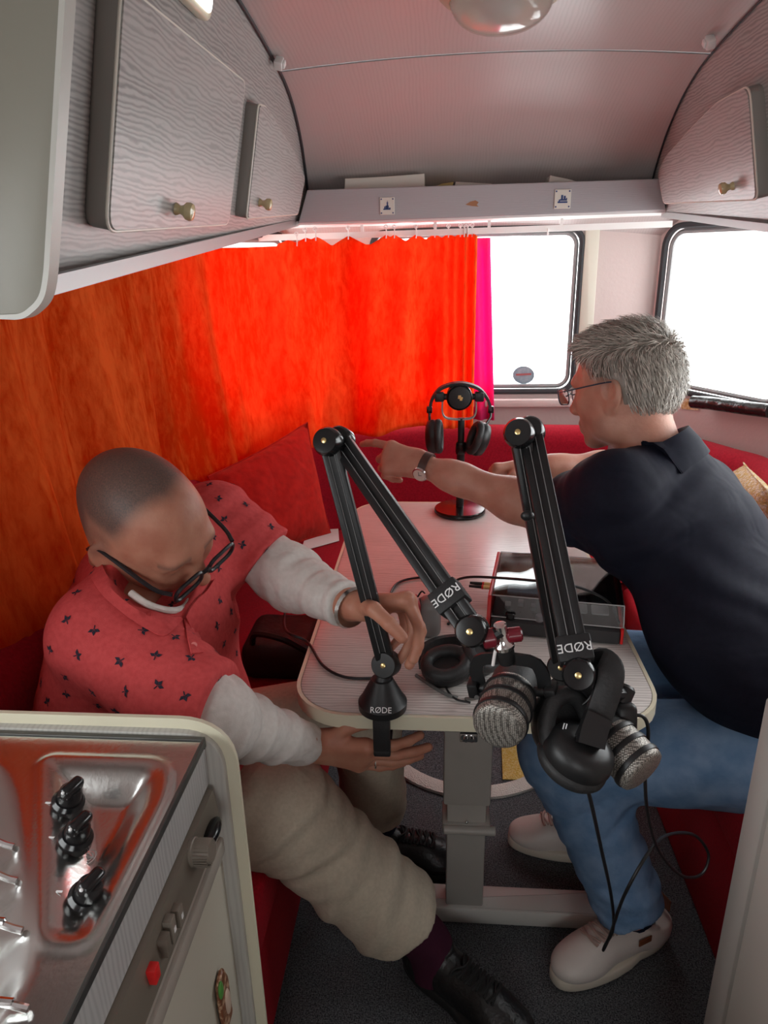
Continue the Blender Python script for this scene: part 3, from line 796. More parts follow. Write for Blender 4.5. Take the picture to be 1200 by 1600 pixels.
def curtain_pt(i, v):
    s, p = CP[i]; a = CP[max(i - 1, 0)][1]; b = CP[min(i + 1, len(CP) - 1)][1]; t = unit(b - a); n = np.array([t[1], -t[0]])
    front = 1 / (1 + math.exp(-(p[0] + .55) / .05))           # 1 on the front stretch
    tight = max(0, (p[0] + .02) / .14) if p[1] > 2.5 else 0     # pleats bunched at the end
    tight = min(tight, 1)
    ph = s + .16 * (1 - v) * (1 - tight) * front * 1.2          # folds drift to the left going down
    sw_ = math.sin(s * 15 + 1.3 * math.sin(s * 3.1) + (1 - v) * 1.2); w = .030 * math.copysign(abs(sw_) ** .75, sw_) + .011 * math.sin(s * 47 + 2 * math.sin(s * 5)) + .012 * math.sin(ph * 33 + 1.3)
    w = w * (1 - tight) * (.5 + .7 * (1 - v)) + tight * .019 * math.sin(s * 175)
    zt = 1.475 + .035 * front
    dmin = np.min(np.abs(hx - p[0])) if front > .5 else .05
    zt -= front * min(.030, dmin * .55)
    zb = .80 + .03 * front + .012 * math.sin(s * 9) - .03 * (1 - front) * math.sin(max(0, 2.2 - p[1]) * 1.6)
    drape = .024 + .05 * (1 - v) ** 2 * (1 - tight)
    return (p[0] + n[0] * (w + drape), p[1] + n[1] * (w + drape), zb + (zt - zb) * v)
cu = thing('curtain', 'orange crushed-velvet curtain drawn along the left and front windows', 'curtain', (-.6, 2.4, .8))
put('cloth', thicken(grid(lambda i, v: curtain_pt(i, v), range(len(CP)), list(np.linspace(0, 1, 40))), .0012), 'curtain_velvet', cu, angle=180)
for p in hook_pts:
    k = np.argmin([abs(q[1][0] - p[0]) + (0 if q[1][1] > 2.5 else 9) for q in CP]); t = np.array(curtain_pt(k, 1.0))
    z1 = max(t[2] + .025, p[2] + .008)
    put('curtain_hook', join(tube([t + V(0, -.006, -.012), t + V(.002, -.008, .004), (t[0], t[1] - .006, z1)], .0022, 6),
        tube([V(t[0] + .006 * math.cos(u), t[1] - .006, z1 + .006 * math.sin(u)) for u in np.linspace(0, 2 * math.pi, 10, endpoint=False)], .0018, 6, closed=True)), 'white_plastic', cu)
def pink_pt(s, v):
    x = .02 + .155 * s + .035 * (1 - v) * s; w = .012 * math.sin(s * 24 + v)
    return (x, 2.715 + w, .84 + (1.495 - .84) * v)
put('sheer_curtain', thicken(grid(lambda s, v: pink_pt(s, v), list(np.linspace(0, 1, 50)), list(np.linspace(0, 1, 14))), .001), 'curtain_pink', label='magenta curtain peeking out behind the end of the orange one', cat='curtain', angle=180)

# ================================================================== benches
def backrest(path, z0, z1, th, name='backrest'):
    """padded strip along a plan path (room on the right), rounded top"""
    P = catmull([(*p, 0) for p in path], 6)
    prof = []
    for k in range(9):
        a = math.pi * k / 8; prof.append((math.cos(a), math.sin(a)))
    sec = [(th / 2, z0), ] + [(th / 2 * c, z1 - th / 2 + th / 2 * s_) for c, s_ in prof] + [(-th / 2, z0)]
    return tube(P, 1.0, sect=[(a, b) for a, b in sec], up=(0, 0, 1))
SZ = .43
lb = thing('bench', 'dark red upholstered left bench under the person in the coral polo', 'bench', (-.57, 1.45, 0))
put('base', bx(-.83, -.315, .745, 2.10, .03, .30, .01), 'bench_red', lb)
put('seat_cushion', bx(-.83, -.30, .745, 2.12, .30, SZ, .025, 3), 'bench_red', lb)
put('plinth', bx(-.82, -.335, .75, 2.08, 0.0, .035, .004), 'white_plastic', lb)
put('backrest', backrest([(-.755, .745), (-.755, 1.4), (-.755, 2.05), (-.72, 2.22)], SZ, .83, .13), 'back_red', lb)
fb = thing('bench', 'dark red front bench behind the table', 'bench', (.1, 2.4, 0))
put('base', bx(-.60, .84, 2.25, 2.62, .0, .30, .01), 'bench_red', fb)
put('seat_cushion', prism(round_poly([(-.70, 2.13), (.95, 2.13), (.93, 2.30), (.72, 2.72), (-.48, 2.72), (-.70, 2.30)], .04), .13, .02, 3, None, (0, 0, .30)), 'bench_red', fb)
put('backrest', backrest([(-.70, 2.28), (-.60, 2.48), (-.47, 2.62), (-.2, 2.65), (.4, 2.65), (.62, 2.63)], SZ, .835, .12), 'back_red', fb)
rb = thing('bench', 'dark red upholstered right bench under the person in jeans', 'bench', (.85, 1.45, 0))
put('base', bx(.60, 1.06, .83, 2.10, .0, .30, .01), 'bench_red', rb)
put('seat_cushion', bx(.587, 1.06, .83, 2.12, .30, SZ, .025, 3), 'bench_red', rb)
put('backrest', backrest([(.70, 2.62), (.80, 2.50), (.92, 2.28), (.985, 2.1), (.985, 1.5), (.985, .85)], SZ, .845, .13), 'back_red', rb)

# white socket trim on the floor under the left bench end is the plinth above; pillow shapes
def pillow(corners, th, m, name, label, cat='pillow', puff=1.0):
    A, B, C, D = [np.array(c, float) for c in corners]; n = unit(np.cross(B - A, D - A))
    us = np.linspace(0, 1, 19)
    def pt(u, v, s):
        p = (A * (1 - u) + B * u) * (1 - v) + (D * (1 - u) + C * u) * v
        a, b = 2 * u - 1, 2 * v - 1
        e = ((1 - a * a) * (1 - b * b)) ** .42
        c = (A + B + C + D) / 4; pin = .055 * ((1 - a * a) * b * b + (1 - b * b) * a * a)
        p = p + (c - p) * pin
        wr = .004 * math.sin(9 * a + 5 * b) * (1 - a * a) * (1 - b * b)
        return p + n * s * (th / 2 * e * puff + wr)
    g1 = grid(lambda u, v: pt(u, v, 1), us, us); g2 = grid(lambda v, u: pt(u, v, -1), us, us)
    t = thing(name, label, cat, (A + B + C + D) / 4)
    put('cover', join(g1, g2), m, t, angle=60)
    put('piping', tube([pt(u, 0, 0) for u in us[:-1]] + [pt(1, v, 0) for v in us[:-1]] + [pt(u, 1, 0) for u in us[::-1][:-1]] + [pt(0, v, 0) for v in us[::-1][:-1]], .003, 6, closed=True), m, t)
    return t
pillow([at_y(325, 745, 1.98), at_y(480, 660, 2.36), at_y(516, 832, 2.20), at_y(392, 880, 1.86)], .13, 'cushion_red', 'throw_pillow', 'plain red pillow leaning in the left corner behind the coral shirt')
mat('crochet', (0.72, 0.55, 0.22), 0.9, bump=(160, .8), noise=(90, (0.85, 0.78, 0.6), .45, .6))
pillow([V(1.02, 1.93, .44), V(.90, 1.93, .82), V(.94, 2.28, .84), V(1.03, 2.27, .44)], .13, 'crochet', 'throw_pillow', 'yellow and white crochet pillow behind the navy shirt')
cloth_mat('knit_red', (0.6, 0.02, 0.03), (0.35, 0.008, 0.012), scale=70, bump=1.0, wr=60, wrs=.8)
pillow([V(.42, 2.12, .44), V(.80, 2.08, .44), V(.83, 2.40, .66), V(.48, 2.42, .66)], .12, 'knit_red', 'throw_pillow', 'red knitted cushion on the bench between table and navy shirt')
# papers on the front bench
pg = [at_z(x, y, SZ + .004) for x, y in ((470, 862), (530, 845), (528, 820), (512, 806), (500, 825), (478, 838))]
put('paper_sheet', thicken(G(pg[::-1], [tuple(range(6))]), .003), 'paper_white', label='crumpled white paper on the bench below the red pillow', cat='paper', smooth=False)
mat('bag_black', (0.012, 0.012, 0.013), 0.6, bump=(60, .2))
bpos = at_z(455, 965, .53)
bg = thing('shoulder_bag', 'small black bag on the left bench behind the coral shirt', 'bag', (-.40, 1.62, SZ))
put('bag_body', bx(-.50, -.31, 1.52, 1.72, SZ, SZ + .10, .03, 3), 'bag_black', bg)
put('strap', tube([(-.47, 1.55, SZ + .09), (-.45, 1.52, SZ + .14), (-.38, 1.50, SZ + .14), (-.33, 1.53, SZ + .09)], .008, 6, smooth=5), 'bag_black', bg)
# rolled black blind and label below the right window
pa = [at_pl(x, y, (.80, 2.70, 1.0), nR) for x, y in ((1094, 626), (1120, 628), (1150, 632), (1180, 636), (1215, 640))]
mat('blind_black', (0.012, 0.014, 0.014), 0.2, bump=(25, .6))
put('rolled_blind', tube([p + V(-.03, -.02, .0) for p in pa], .022, 12), 'blind_black', label='shiny black rolled blind under the right window', cat='blind')
lab = [at_pl(x, y, (.80, 2.722, 1.0), nR) for x, y in ((1064, 622), (1090, 624), (1091, 641), (1065, 639))]
put('wall_label', thicken(G(lab[::-1], [(0, 1, 2, 3)]), .001), mat('label_amber', (0.55, 0.32, 0.10), .5, noise=(60, (.75, .6, .4), .45, .6)), smooth=False, label='small amber sticker on the wall under the right window', cat='sticker')

# ================================================================== rug on the floor
rc = V(.105, 1.925, 0); RR = .312
rug = thing('round_rug', 'round grey rug with white rim and yellow patch under the table', 'rug', (rc[0], rc[1], 0))
put('pile', lathe([(0, .001), (RR - .05, .001), (RR - .05, .007), (0, .007)], 64, rc), 'carpet', rug, angle=40)
mat('rug_white', (0.80, 0.77, 0.70), 0.95, bump=(260, .8))
mat('rug_yellow', (0.78, 0.52, 0.10), 0.95, bump=(260, .9), noise=(150, (0.88, 0.70, 0.30), .4, .65))
put('rim', lathe([(RR - .045, .001), (RR - .045, .012), (RR - .02, .015), (RR, .010), (RR, .001), (RR - .045, .001)], 72, rc), 'rug_white', rug)
put('yellow_patch', prism([(.19, 1.69), (.26, 1.69), (.31, 1.78), (.33, 1.95), (.30, 2.05), (.21, 2.05)], .004, .001, 1, None, (0, 0, .008)), 'rug_yellow', rug, smooth=False)
# ================================================================== table
TZ = .72
tx0, tx1, ty0, ty1 = -.252, .378, 1.003, 2.09
tb = thing('table', 'pale wood-grain table with rounded corners on one pedestal leg', 'table', (.06, 1.25, 0))
tp = rrect(tx1 - tx0, ty1 - ty0, .10, 8, (tx0 + tx1) / 2, (ty0 + ty1) / 2)
put('top', prism(tp, .022, .003, 2, None, (0, 0, TZ - .022)), 'table_wood', tb, angle=40)
put('edge_band', tube([(a, b, TZ - .012) for a, b in tp], 1.0, sect=[(.004, .012), (.006, .006), (.006, -.006), (.003, -.014), (-.004, -.014), (-.004, .012)], closed=True, up=(0, 0, 1)), 'cream_plastic', tb, angle=50)
lx, ly = .064, 1.25
mat('leg_paint', (0.40, 0.38, 0.345), 0.42, noise=(9, (0.44, 0.42, 0.385), .4, .7))
leg = put('leg', bx(lx - .042, lx + .042, ly - .028, ly + .028, .05, .40, .004), 'leg_paint', tb)
put('leg_sleeve', bx(lx - .05, lx + .05, ly - .034, ly + .034, .34, TZ - .022, .005), 'leg_paint', tb)
put('collar', join(bx(lx - .052, lx + .052, ly - .036, ly + .036, .270, .292, .004), cyl((lx - .05, ly - .04, .281), (lx + .062, ly - .04, .281), .010, n=14, bev=.002)), 'leg_paint', leg)
put('hinge_plate', join(bx(lx - .043, lx - .012, ly - .039, ly - .033, .545, .560, .001), bx(lx + .012, lx + .043, ly - .039, ly - .033, .545, .560, .001), bx(lx - .018, lx + .018, ly - .042, ly - .034, .510, .530, .002)), 'chrome', tb)
put('hinge_slot', bx(lx - .048, lx + .048, ly - .0365, ly - .0335, .530, .566, .001), 'line_dark', tb, smooth=False)
put('hinge_catch', join(cyl((lx - .006, ly - .05, .521), (lx - .006, ly - .036, .521), .005, n=12), cyl((lx + .006, ly - .05, .521), (lx + .006, ly - .036, .521), .005, n=12)), 'chrome', tb)
put('top_plate', prism(rrect(.085, .05, .012, 4), .004, .001, 1, basis((1, 0, 0), (0, 0, 1), (0, -1, 0)), (lx, ly - .034, .665)), 'taupe_metal', tb)
put('clamp_handle', join(cyl((lx + .05, ly, .535), (lx + .085, ly, .535), .011, n=16, bev=.002), bx(lx + .080, lx + .100, ly - .012, ly + .012, .505, .575, .004)), 'taupe_metal', tb)
for z in (.262, .300):
    put('rivet', ball((lx, ly - .029 if z < .27 else ly - .037, z), .004, 10, 6), 'chrome', leg)
ft = put('foot_bar', prism(round_poly([(-.20, ly - .035), (.395, ly - .035), (.395, ly + .035), (-.20, ly + .035)], .006), .044, .006, 2, None, (0, 0, .003)), 'foot_paint' if 'foot_paint' in MATS else mat('foot_paint', (0.62, 0.61, 0.57), .4), tb)
put('end_cap', bx(.393, .402, ly - .036, ly + .036, .002, .046, .004), 'cream_plastic', ft)

# ================================================================== sink and hob unit at the lower left
KX, KZ = -.28, .90
ku = thing('kitchen_unit', 'caravan kitchen unit with steel hob top and taupe control strip', 'kitchen unit', (-.56, .3, 0))
pe = round_poly([(-.845, 0), (-.262, 0), (-.262, .907), (-.845, .907)], [0, .0, .055, 0], 8)
put('end_panel', prism(pe, .024, .003, 2, Rp, (0, .722, 0)), 'end_wood' if 'end_wood' in MATS else wood_mat('end_wood', (0.50, 0.49, 0.45), (0.36, 0.345, 0.32), 'X', 560), ku, angle=40)
eb = [(-.262, .71, .06), (-.262, .71, .40)] + [(p[0], .71, p[1]) for p in pe if p[0] > -.32 and p[1] > .84] + [(-.5, .71, .907), (-.845, .71, .907)]
put('end_panel_edging', tube(eb, 1.0, sect=[(.0145, .003), (-.0145, .003), (-.0145, -.003), (.0145, -.003)], up=(0, 1, 0)), 'cream_plastic', ku, angle=50)
put('body', bx(-.845, -.300, -.30, .697, .03, .86), 'cream_paint', ku, smooth=False)
put('fascia', bx(-.300, KX - .002, -.30, .697, .836, .899, .001), 'fascia_wood' if 'fascia_wood' in MATS else wood_mat('fascia_wood', (0.46, 0.46, 0.45), (0.28, 0.28, 0.275), 'Y', 560), ku, smooth=False)
# pressed steel top: a height field with two recesses
def poly_sd(X, Y, poly):
    d = np.full(X.shape, 9.0); ins = np.zeros(X.shape, bool); n = len(poly)
    for i in range(n):
        a, b = np.array(poly[i - 1]), np.array(poly[i]); e = b - a
        t = np.clip(((X - a[0]) * e[0] + (Y - a[1]) * e[1]) / (e @ e), 0, 1)
        d = np.minimum(d, np.hypot(X - a[0] - t * e[0], Y - a[1] - t * e[1]))
        c = (a[1] > Y) != (b[1] > Y); ins ^= c & (X < (b[0] - a[0]) * (Y - a[1]) / (b[1] - a[1] + 1e-12) + a[0])
    return np.where(ins, -d, d)
xs_ = np.linspace(-.845, KX, 150); ys_ = np.linspace(-.20, .690, 220)
XX, YY = np.meshgrid(xs_, ys_, indexing='ij')
rec1 = round_poly([(-.452, .645), (-.315, .645), (-.300, .60), (-.300, .425), (-.330, .425)], [.008, .06, .03, .012, .012], 6)
rec2 = round_poly([(-.82, .65), (-.505, .65), (-.455, .60), (-.352, .44), (-.322, .40), (-.325, .30), (-.33, -.15), (-.82, -.15)], [.04, .06, .06, .03, .03, .03, .05, .05], 6)
def sstep(t): t = np.clip(t, 0, 1); return t * t * (3 - 2 * t)
d1, d2 = poly_sd(XX, YY, rec1), poly_sd(XX, YY, rec2)
rec3 = round_poly([(-.80, .60), (-.56, .60), (-.50, .53), (-.43, .42), (-.42, .10), (-.80, .10)], [.05] * 6, 6)
d3 = poly_sd(XX, YY, rec3)
HH = KZ + .003 + .0025 * sstep((.012 - np.abs(d1 - .006)) / .012) - .026 * sstep((-d1 - .002) / .042) - .018 * sstep(-d2 / .045) - .010 * sstep(-d3 / .02)
nx, ny = HH.shape
vv = np.stack([XX, YY, HH], -1).reshape(-1, 3)
ff = [(i * ny + j, (i + 1) * ny + j, (i + 1) * ny + j + 1, i * ny + j + 1) for i in range(nx - 1) for j in range(ny - 1)]
steel = put('steel_top', thicken((vv, ff), .001), 'steel', ku, angle=180)
def hz(x, y):
    i = int(np.argmin(abs(xs_ - x))); j = int(np.argmin(abs(ys_ - y))); return HH[i, j]
put('steel_rim', join(bx(KX - .003, KX + .001, -.20, .694, .894, .905, .001), bx(-.845, KX, .690, .6965, .890, .9045, .001)), 'dark_gap' if 'dark_gap' in MATS else mat('dark_gap', (.10, .10, .095), .35, .6), ku, smooth=False)
for (px, py) in ((105, 1262), (116, 1315), (132, 1402)):
    q = at_z(px, py, KZ - .005); q[2] = hz(q[0], q[1]) + .002; d = unit(V(.42, -.10, 1))
    kb = put('hob_knob', join(lathe([(0, 0), (.017, 0), (.017, .010), (.014, .014), (0, .014)], 24, q, d), lathe([(0, .012), (.0125, .012), (.0115, .026), (.009, .030), (0, .0305)], 24, q, d)), 'black_gloss', ku)
    Rk = axes_from(d, (0.3, 1, 0))
    put('grip', box((.013, .027, .016), .005, 3, q + d * .030, Rk), 'black_gloss', kb)
    put('pointer_dot', ball(q + d * .036 + Rk[:, 1] * -.014, .0018, 8, 5), 'letter_white', kb)
for (px, py) in ((75, 1254), (80, 1307), (92, 1390)):
    q = at_z(px, py, KZ + .005); put('mark', box((.006, .002, .0006), 0, 1, (q[0], q[1], hz(q[0], q[1]) + .0004)), 'letter_white', steel, smooth=False)
q = at_z(138, 1342, KZ - .02); q[2] = hz(q[0], q[1])
put('logo', join(*[tube([q + V(.0075 * math.cos(a), .009 * math.sin(a), .0006 + 0 * a) * V(s, s, 1) for a in np.linspace(0, 6.283, 20, endpoint=False)], .0006, 4, closed=True) for s in (1, .6)], box((.012, .0015, .001), 0, 1, q + V(0, 0, .0006))), 'letter_white', steel)
# wire pan supports
ws = thing('pan_support', 'chrome wire pan support lying in the steel hob', 'pan support', (-.6, .42, KZ - .02))
for (px, py) in ((22, 1338), (27, 1392), (36, 1472), (46, 1600)):
    q = at_z(px, py, KZ - .012); xe, yy = q[0], q[1]; ze = hz(xe, yy)
    put('wire', tube([(-.80, yy, KZ + .012), (xe - .05, yy, KZ + .012), (xe - .022, yy, KZ + .010), (xe - .006, yy - .001, ze + .006), (xe + .003, yy - .001, ze + .0035)], .0032, 8, smooth=5), 'chrome', ws)
put('side_wire', tube([(-.70, .30, KZ + .010), (-.70, .60, KZ + .010)], .003, 8), 'chrome', ws)
# control strip, trim and fridge door below
cs = put('control_strip', prism([(0, 0), (.016, .004), (.010, .058), (0, .060)], .95, .001, 1, basis((1, 0, 0), (0, 0, 1), (0, -1, 0)), (KX - .006, .690, .774)), 'taupe_dark', ku, smooth=False)
q = at_x(300, 1331, KX + .004)
put('dial', join(lathe([(0, 0), (.016, 0), (.016, .004), (.0145, .005), (.0135, .022), (.012, .024), (0, .024)], 28, q, (1, 0, .12))), 'dial_taupe' if 'dial_taupe' in MATS else mat('dial_taupe', (.22, .19, .155), .45), cs)
put('dial_ribs', join(*[box((.016, .0016, .0016), 0, 1, q + V(.014, .0145 * math.cos(a), .0145 * math.sin(a))) for a in np.linspace(0, 6.283, 24, endpoint=False)]), 'dial_taupe', cs, smooth=False)
for (yy, zz, hh, m) in ((.536, .803, .024, 'dial_taupe'), (.516, .808, .030, 'dial_taupe'), (.500, .806, .024, 'taupe_dark'), (.470, .806, .018, 'red_plastic')):
    b_ = put('button', box((.010, .012, hh), .0015, 2, (KX + .010, yy, zz)), m, cs)
    if m == 'dial_taupe': put('button_mark', box((.0006, .004, .006), 0, 1, (KX + .0155, yy, zz)), 'letter_white', b_, smooth=False)
put('door_trim', join(bx(KX - .012, KX + .006, -.25, .728, .722, .748, .003), bx(KX - .012, KX + .002, -.25, .728, .750, .770, .002)), 'taupe_metal', ku)
dr = put('fridge_door', bx(KX - .014, KX + .001, -.25, .728, .12, .720, .002), 'door_cream' if 'door_cream' in MATS else mat('door_cream', (.56, .53, .44), .4, bump=(20, .04)), ku)
put('door_frame', bx(KX - .010, KX + .004, .729, .741, .05, .765, .002), 'dial_taupe', ku, smooth=False)
put('travel_latch', join(ball(at_x(331, 1300, KX + .012), (.010, .024, .008), 18, 10), cyl(at_x(322, 1310, KX - .004), at_x(331, 1302, KX + .010), .006, n=12)), 'black_gloss', ku)
# little souvenir magnet on the door
c = at_x(346, 1560, KX + .003)
mg = thing('fridge_magnet', 'small brown and green souvenir magnet on the fridge door', 'magnet', c)
Rm = basis((0, -1, 0), (0, 0, 1), (-1, 0, 0))
put('plaque', prism(round_poly([(-.018, -.05), (.012, -.05), (.018, .0), (.016, .042), (-.006, .05), (-.018, .02)], .008), -.006, .002, 1, Rm, c), mat('magnet_brown', (.20, .07, .03), .4, noise=(120, (.55, .35, .22), .5, .6)), mg)
put('leaf', ball(c + V(.006, -.012, .032), (.003, .007, .014), 12, 8), mat('magnet_green', (.10, .30, .06), .4), mg)
put('figure', ball(c + V(.006, .004, -.01), (.004, .008, .022), 12, 8), mat('magnet_cream', (.60, .45, .35), .4), mg)

# ================================================================== low cabinet at the lower right
rcab = thing('low_cabinet', 'cream low cabinet with rounded post at the lower right edge', 'cabinet', (.7, .4, 0))
mat('cab_cream', (.58, .54, .49), .4, bump=(20, .03))
mat('cab_grey', (.45, .42, .39), .4)
put('carcass', bx(.424, 1.05, -.4, .800, 0.02, .905, .004), 'cab_cream', rcab)
put('corner_post', bx(.417, .47, .755, .806, 0.01, .91, .006), 'cab_grey', rcab)
put('door', bx(.414, .426, -.35, .742, .05, .885, .004), 'cab_cream', rcab)

# ================================================================== recorder (mixing console) with clear cover
ang = math.radians(-9); ex = V(math.cos(ang), math.sin(ang), 0); ey = V(-math.sin(ang), math.cos(ang), 0); ez = V(0, 0, 1)
RF = V(.106, 1.283, TZ)
DW, DD, H0, H1 = .250, .255, .030, .050
def rpt(u, v, w=0.0):  # u across, v back, w above the sloping top
    return RF + ex * u + ey * v + ez * (H0 + (H1 - H0) * v / DD + w)
RB = basis(ex, ey, ez); sl = math.atan2(H1 - H0, DD)
ett = unit(rpt(0, 1) - rpt(0, 0)); RTOP = basis(ex, ett, np.cross(ex, ett))
rec = thing('audio_mixer', 'black podcast mixing console with red sides under a clear cover', 'mixer', RF + ex * .125 + ey * .12)
put('case', prism([(0, .004), (DD, .004), (DD, H1), (0, H0)], DW, .004, 2, basis(ey, ez, ex), RF), 'console_black' if 'console_black' in MATS else mat('console_black', (.035, .035, .037), .45), rec)
put('side_panel', prism([(.004, .002), (DD, .002), (DD + .004, .071), (0.03, .071)], .008, .002, 2, basis(ey, ez, ex), RF - ex * .010), 'red_plastic', rec)
put('side_panel', prism([(.004, .002), (DD, .002), (DD, H1 + .004), (.004, H0 + .004)], .006, .002, 2, basis(ey, ez, ex), RF + ex * (DW + .001)), 'red_plastic', rec)
put('screen', box((.088, .066, .002), .001, 1, rpt(.068, .150, .0012), RTOP), emit_mat('screen_sky_glow', (.35, .50, .62), .35), rec)  # bluish colour and weak glow imitate the sky mirrored in the display
put('screen_bezel', box((.098, .078, .0012), .001, 1, rpt(.068, .150, .0004), RTOP), 'black_gloss', rec)
for i in range(6):
    a, b = i % 2, i // 2
    put('pad', box((.034, .034, .005), .003, 2, rpt(.172 + a * .042, .072 + b * .046, .0025), RTOP), mat('pad_grey', (.22, .22, .23), .45), rec)
for i in range(8):
    put('button', box((.013, .009, .004), .0015, 1, rpt(.132, .035 + i * .024, .002), RTOP), 'pad_grey', rec)
for i in range(4):
    u = .030 + i * .026
    sl_ = put('fader_slot', box((.003, .055, .0008), 0, 1, rpt(u, .068, .0004), RTOP), 'line_dark', rec, smooth=False)
    put('fader_cap', box((.012, .018, .010), .002, 2, rpt(u, .055 + .012 * (i % 2), .006), RTOP), 'pad_grey', rec)
put('rotary_knob', lathe([(0, 0), (.011, 0), (.010, .011), (.008, .013), (0, .013)], 24, rpt(.038, .018, 0), RTOP[:, 2]), 'black_gloss', rec)
put('rotary_knob', lathe([(0, 0), (.009, 0), (.008, .010), (.007, .012), (0, .012)], 24, rpt(.095, .018, 0), RTOP[:, 2]), 'pad_grey', rec)
for i in range(5):
    put('lettering_line', box((.012, .0014, .0004), 0, 1, rpt(.036 + i * .024, .103, .0004), RTOP), 'letter_white', rec, smooth=False)
cv = thing('clear_cover', 'clear plastic dust cover over the mixing console', 'cover', RF + ex * .125 + ey * .12 + ez * .03)
def cpt(u, v, w):
    return RF + ex * u + ey * v + ez * (.072 if w > .01 else .034)
u0, u1, v0, v1, wt = -.001, DW + .006, .012, DD + .002, .024
def sheet(*q): return G(q, [tuple(range(len(q)))])
put('top_sheet', thicken(sheet(cpt(u0, v0 + .02, wt), cpt(u1, v0 + .02, wt), cpt(u1, v1, wt), cpt(u0, v1, wt)), .002), 'clear_cover', cv, smooth=False)
put('front_sheet', thicken(sheet(cpt(u0, v0, .004), cpt(u1, v0, .004), cpt(u1, v0 + .02, wt), cpt(u0, v0 + .02, wt)), .002), 'clear_cover', cv, smooth=False)
put('side_sheet', thicken(sheet(cpt(u1, v0, .004), cpt(u1, v1, .004), cpt(u1, v1, wt), cpt(u1, v0 + .02, wt)), .002), 'clear_cover', cv, smooth=False)
rimc = [cpt(u0, v0 + .02, wt), cpt(u1, v0 + .02, wt), cpt(u1, v1, wt), cpt(u0, v1, wt)]
put('bright_edge', join(tube(rimc, .0012, 6, closed=True), tube([cpt(u0, v0, .004), cpt(u1, v0, .004), cpt(u1, v1, .004)], .0012, 6), tube([cpt(u1, v0, .004), cpt(u1, v0 + .02, wt)], .0012, 6)), mat('edge_clear', (.75, .75, .76), .1, **{'Transmission Weight': .5}), cv)
# two gold plugs at the left of the console
for k, yy in enumerate((.150, .166)):
    b0 = RF - ex * .012 + ey * yy + ez * .030
    pl = thing('cable_plug', ('upper', 'lower')[1 - k] + ' gold jack plug in the red side of the mixing console', 'plug', b0)
    put('gold_sleeve', cyl(b0, b0 - ex * .020, .0045, n=12), 'brass', pl)
    put('black_sleeve', cyl(b0 - ex * .019, b0 - ex * .05, .0042, .003, n=12), 'black_plastic', pl)
    put('red_ring', cyl(b0 - ex * .018, b0 - ex * .022, .0048, n=12), 'red_plastic', pl)

# ================================================================== grey pouch, paper
c = at_z(668, 1000, TZ) + V(0, .02, 0)
pc = thing('gadget_case', 'rounded grey hard case with red side next to the boom arm', 'case', c)
Rc = rot_z(math.radians(8))
put('shell', box((.044, .05, .085), .018, 4, c + V(0.004, 0, .043), Rc), mat('case_grey', (.20, .185, .18), .35), pc)
put('red_side', box((.012, .046, .080), .005, 3, c + V(-.022, 0, .042), Rc), mat('case_red', (.40, .03, .04), .4), pc)
put('zip_pull', tube([c + V(-.02, 0, .086), c + V(-.012, -.004, .100), c + V(-.006, 0, .094)], .0018, 6, smooth=4), 'black_plastic', pc)
pw = [at_z(x, y, TZ + .003) for x, y in ((792, 1060), (800, 1047), (850, 1050), (866, 1060), (872, 1112), (790, 1104))]
put('white_card', prism(round_poly([(p[0], p[1]) for p in pw[::-1]], .006), .003, 0, 1, None, (0, 0, TZ + .0005)), mat('card_cream', (.80, .74, .64), .5), label='cream card lying at the front edge of the table behind the microphone', cat='card', smooth=False)

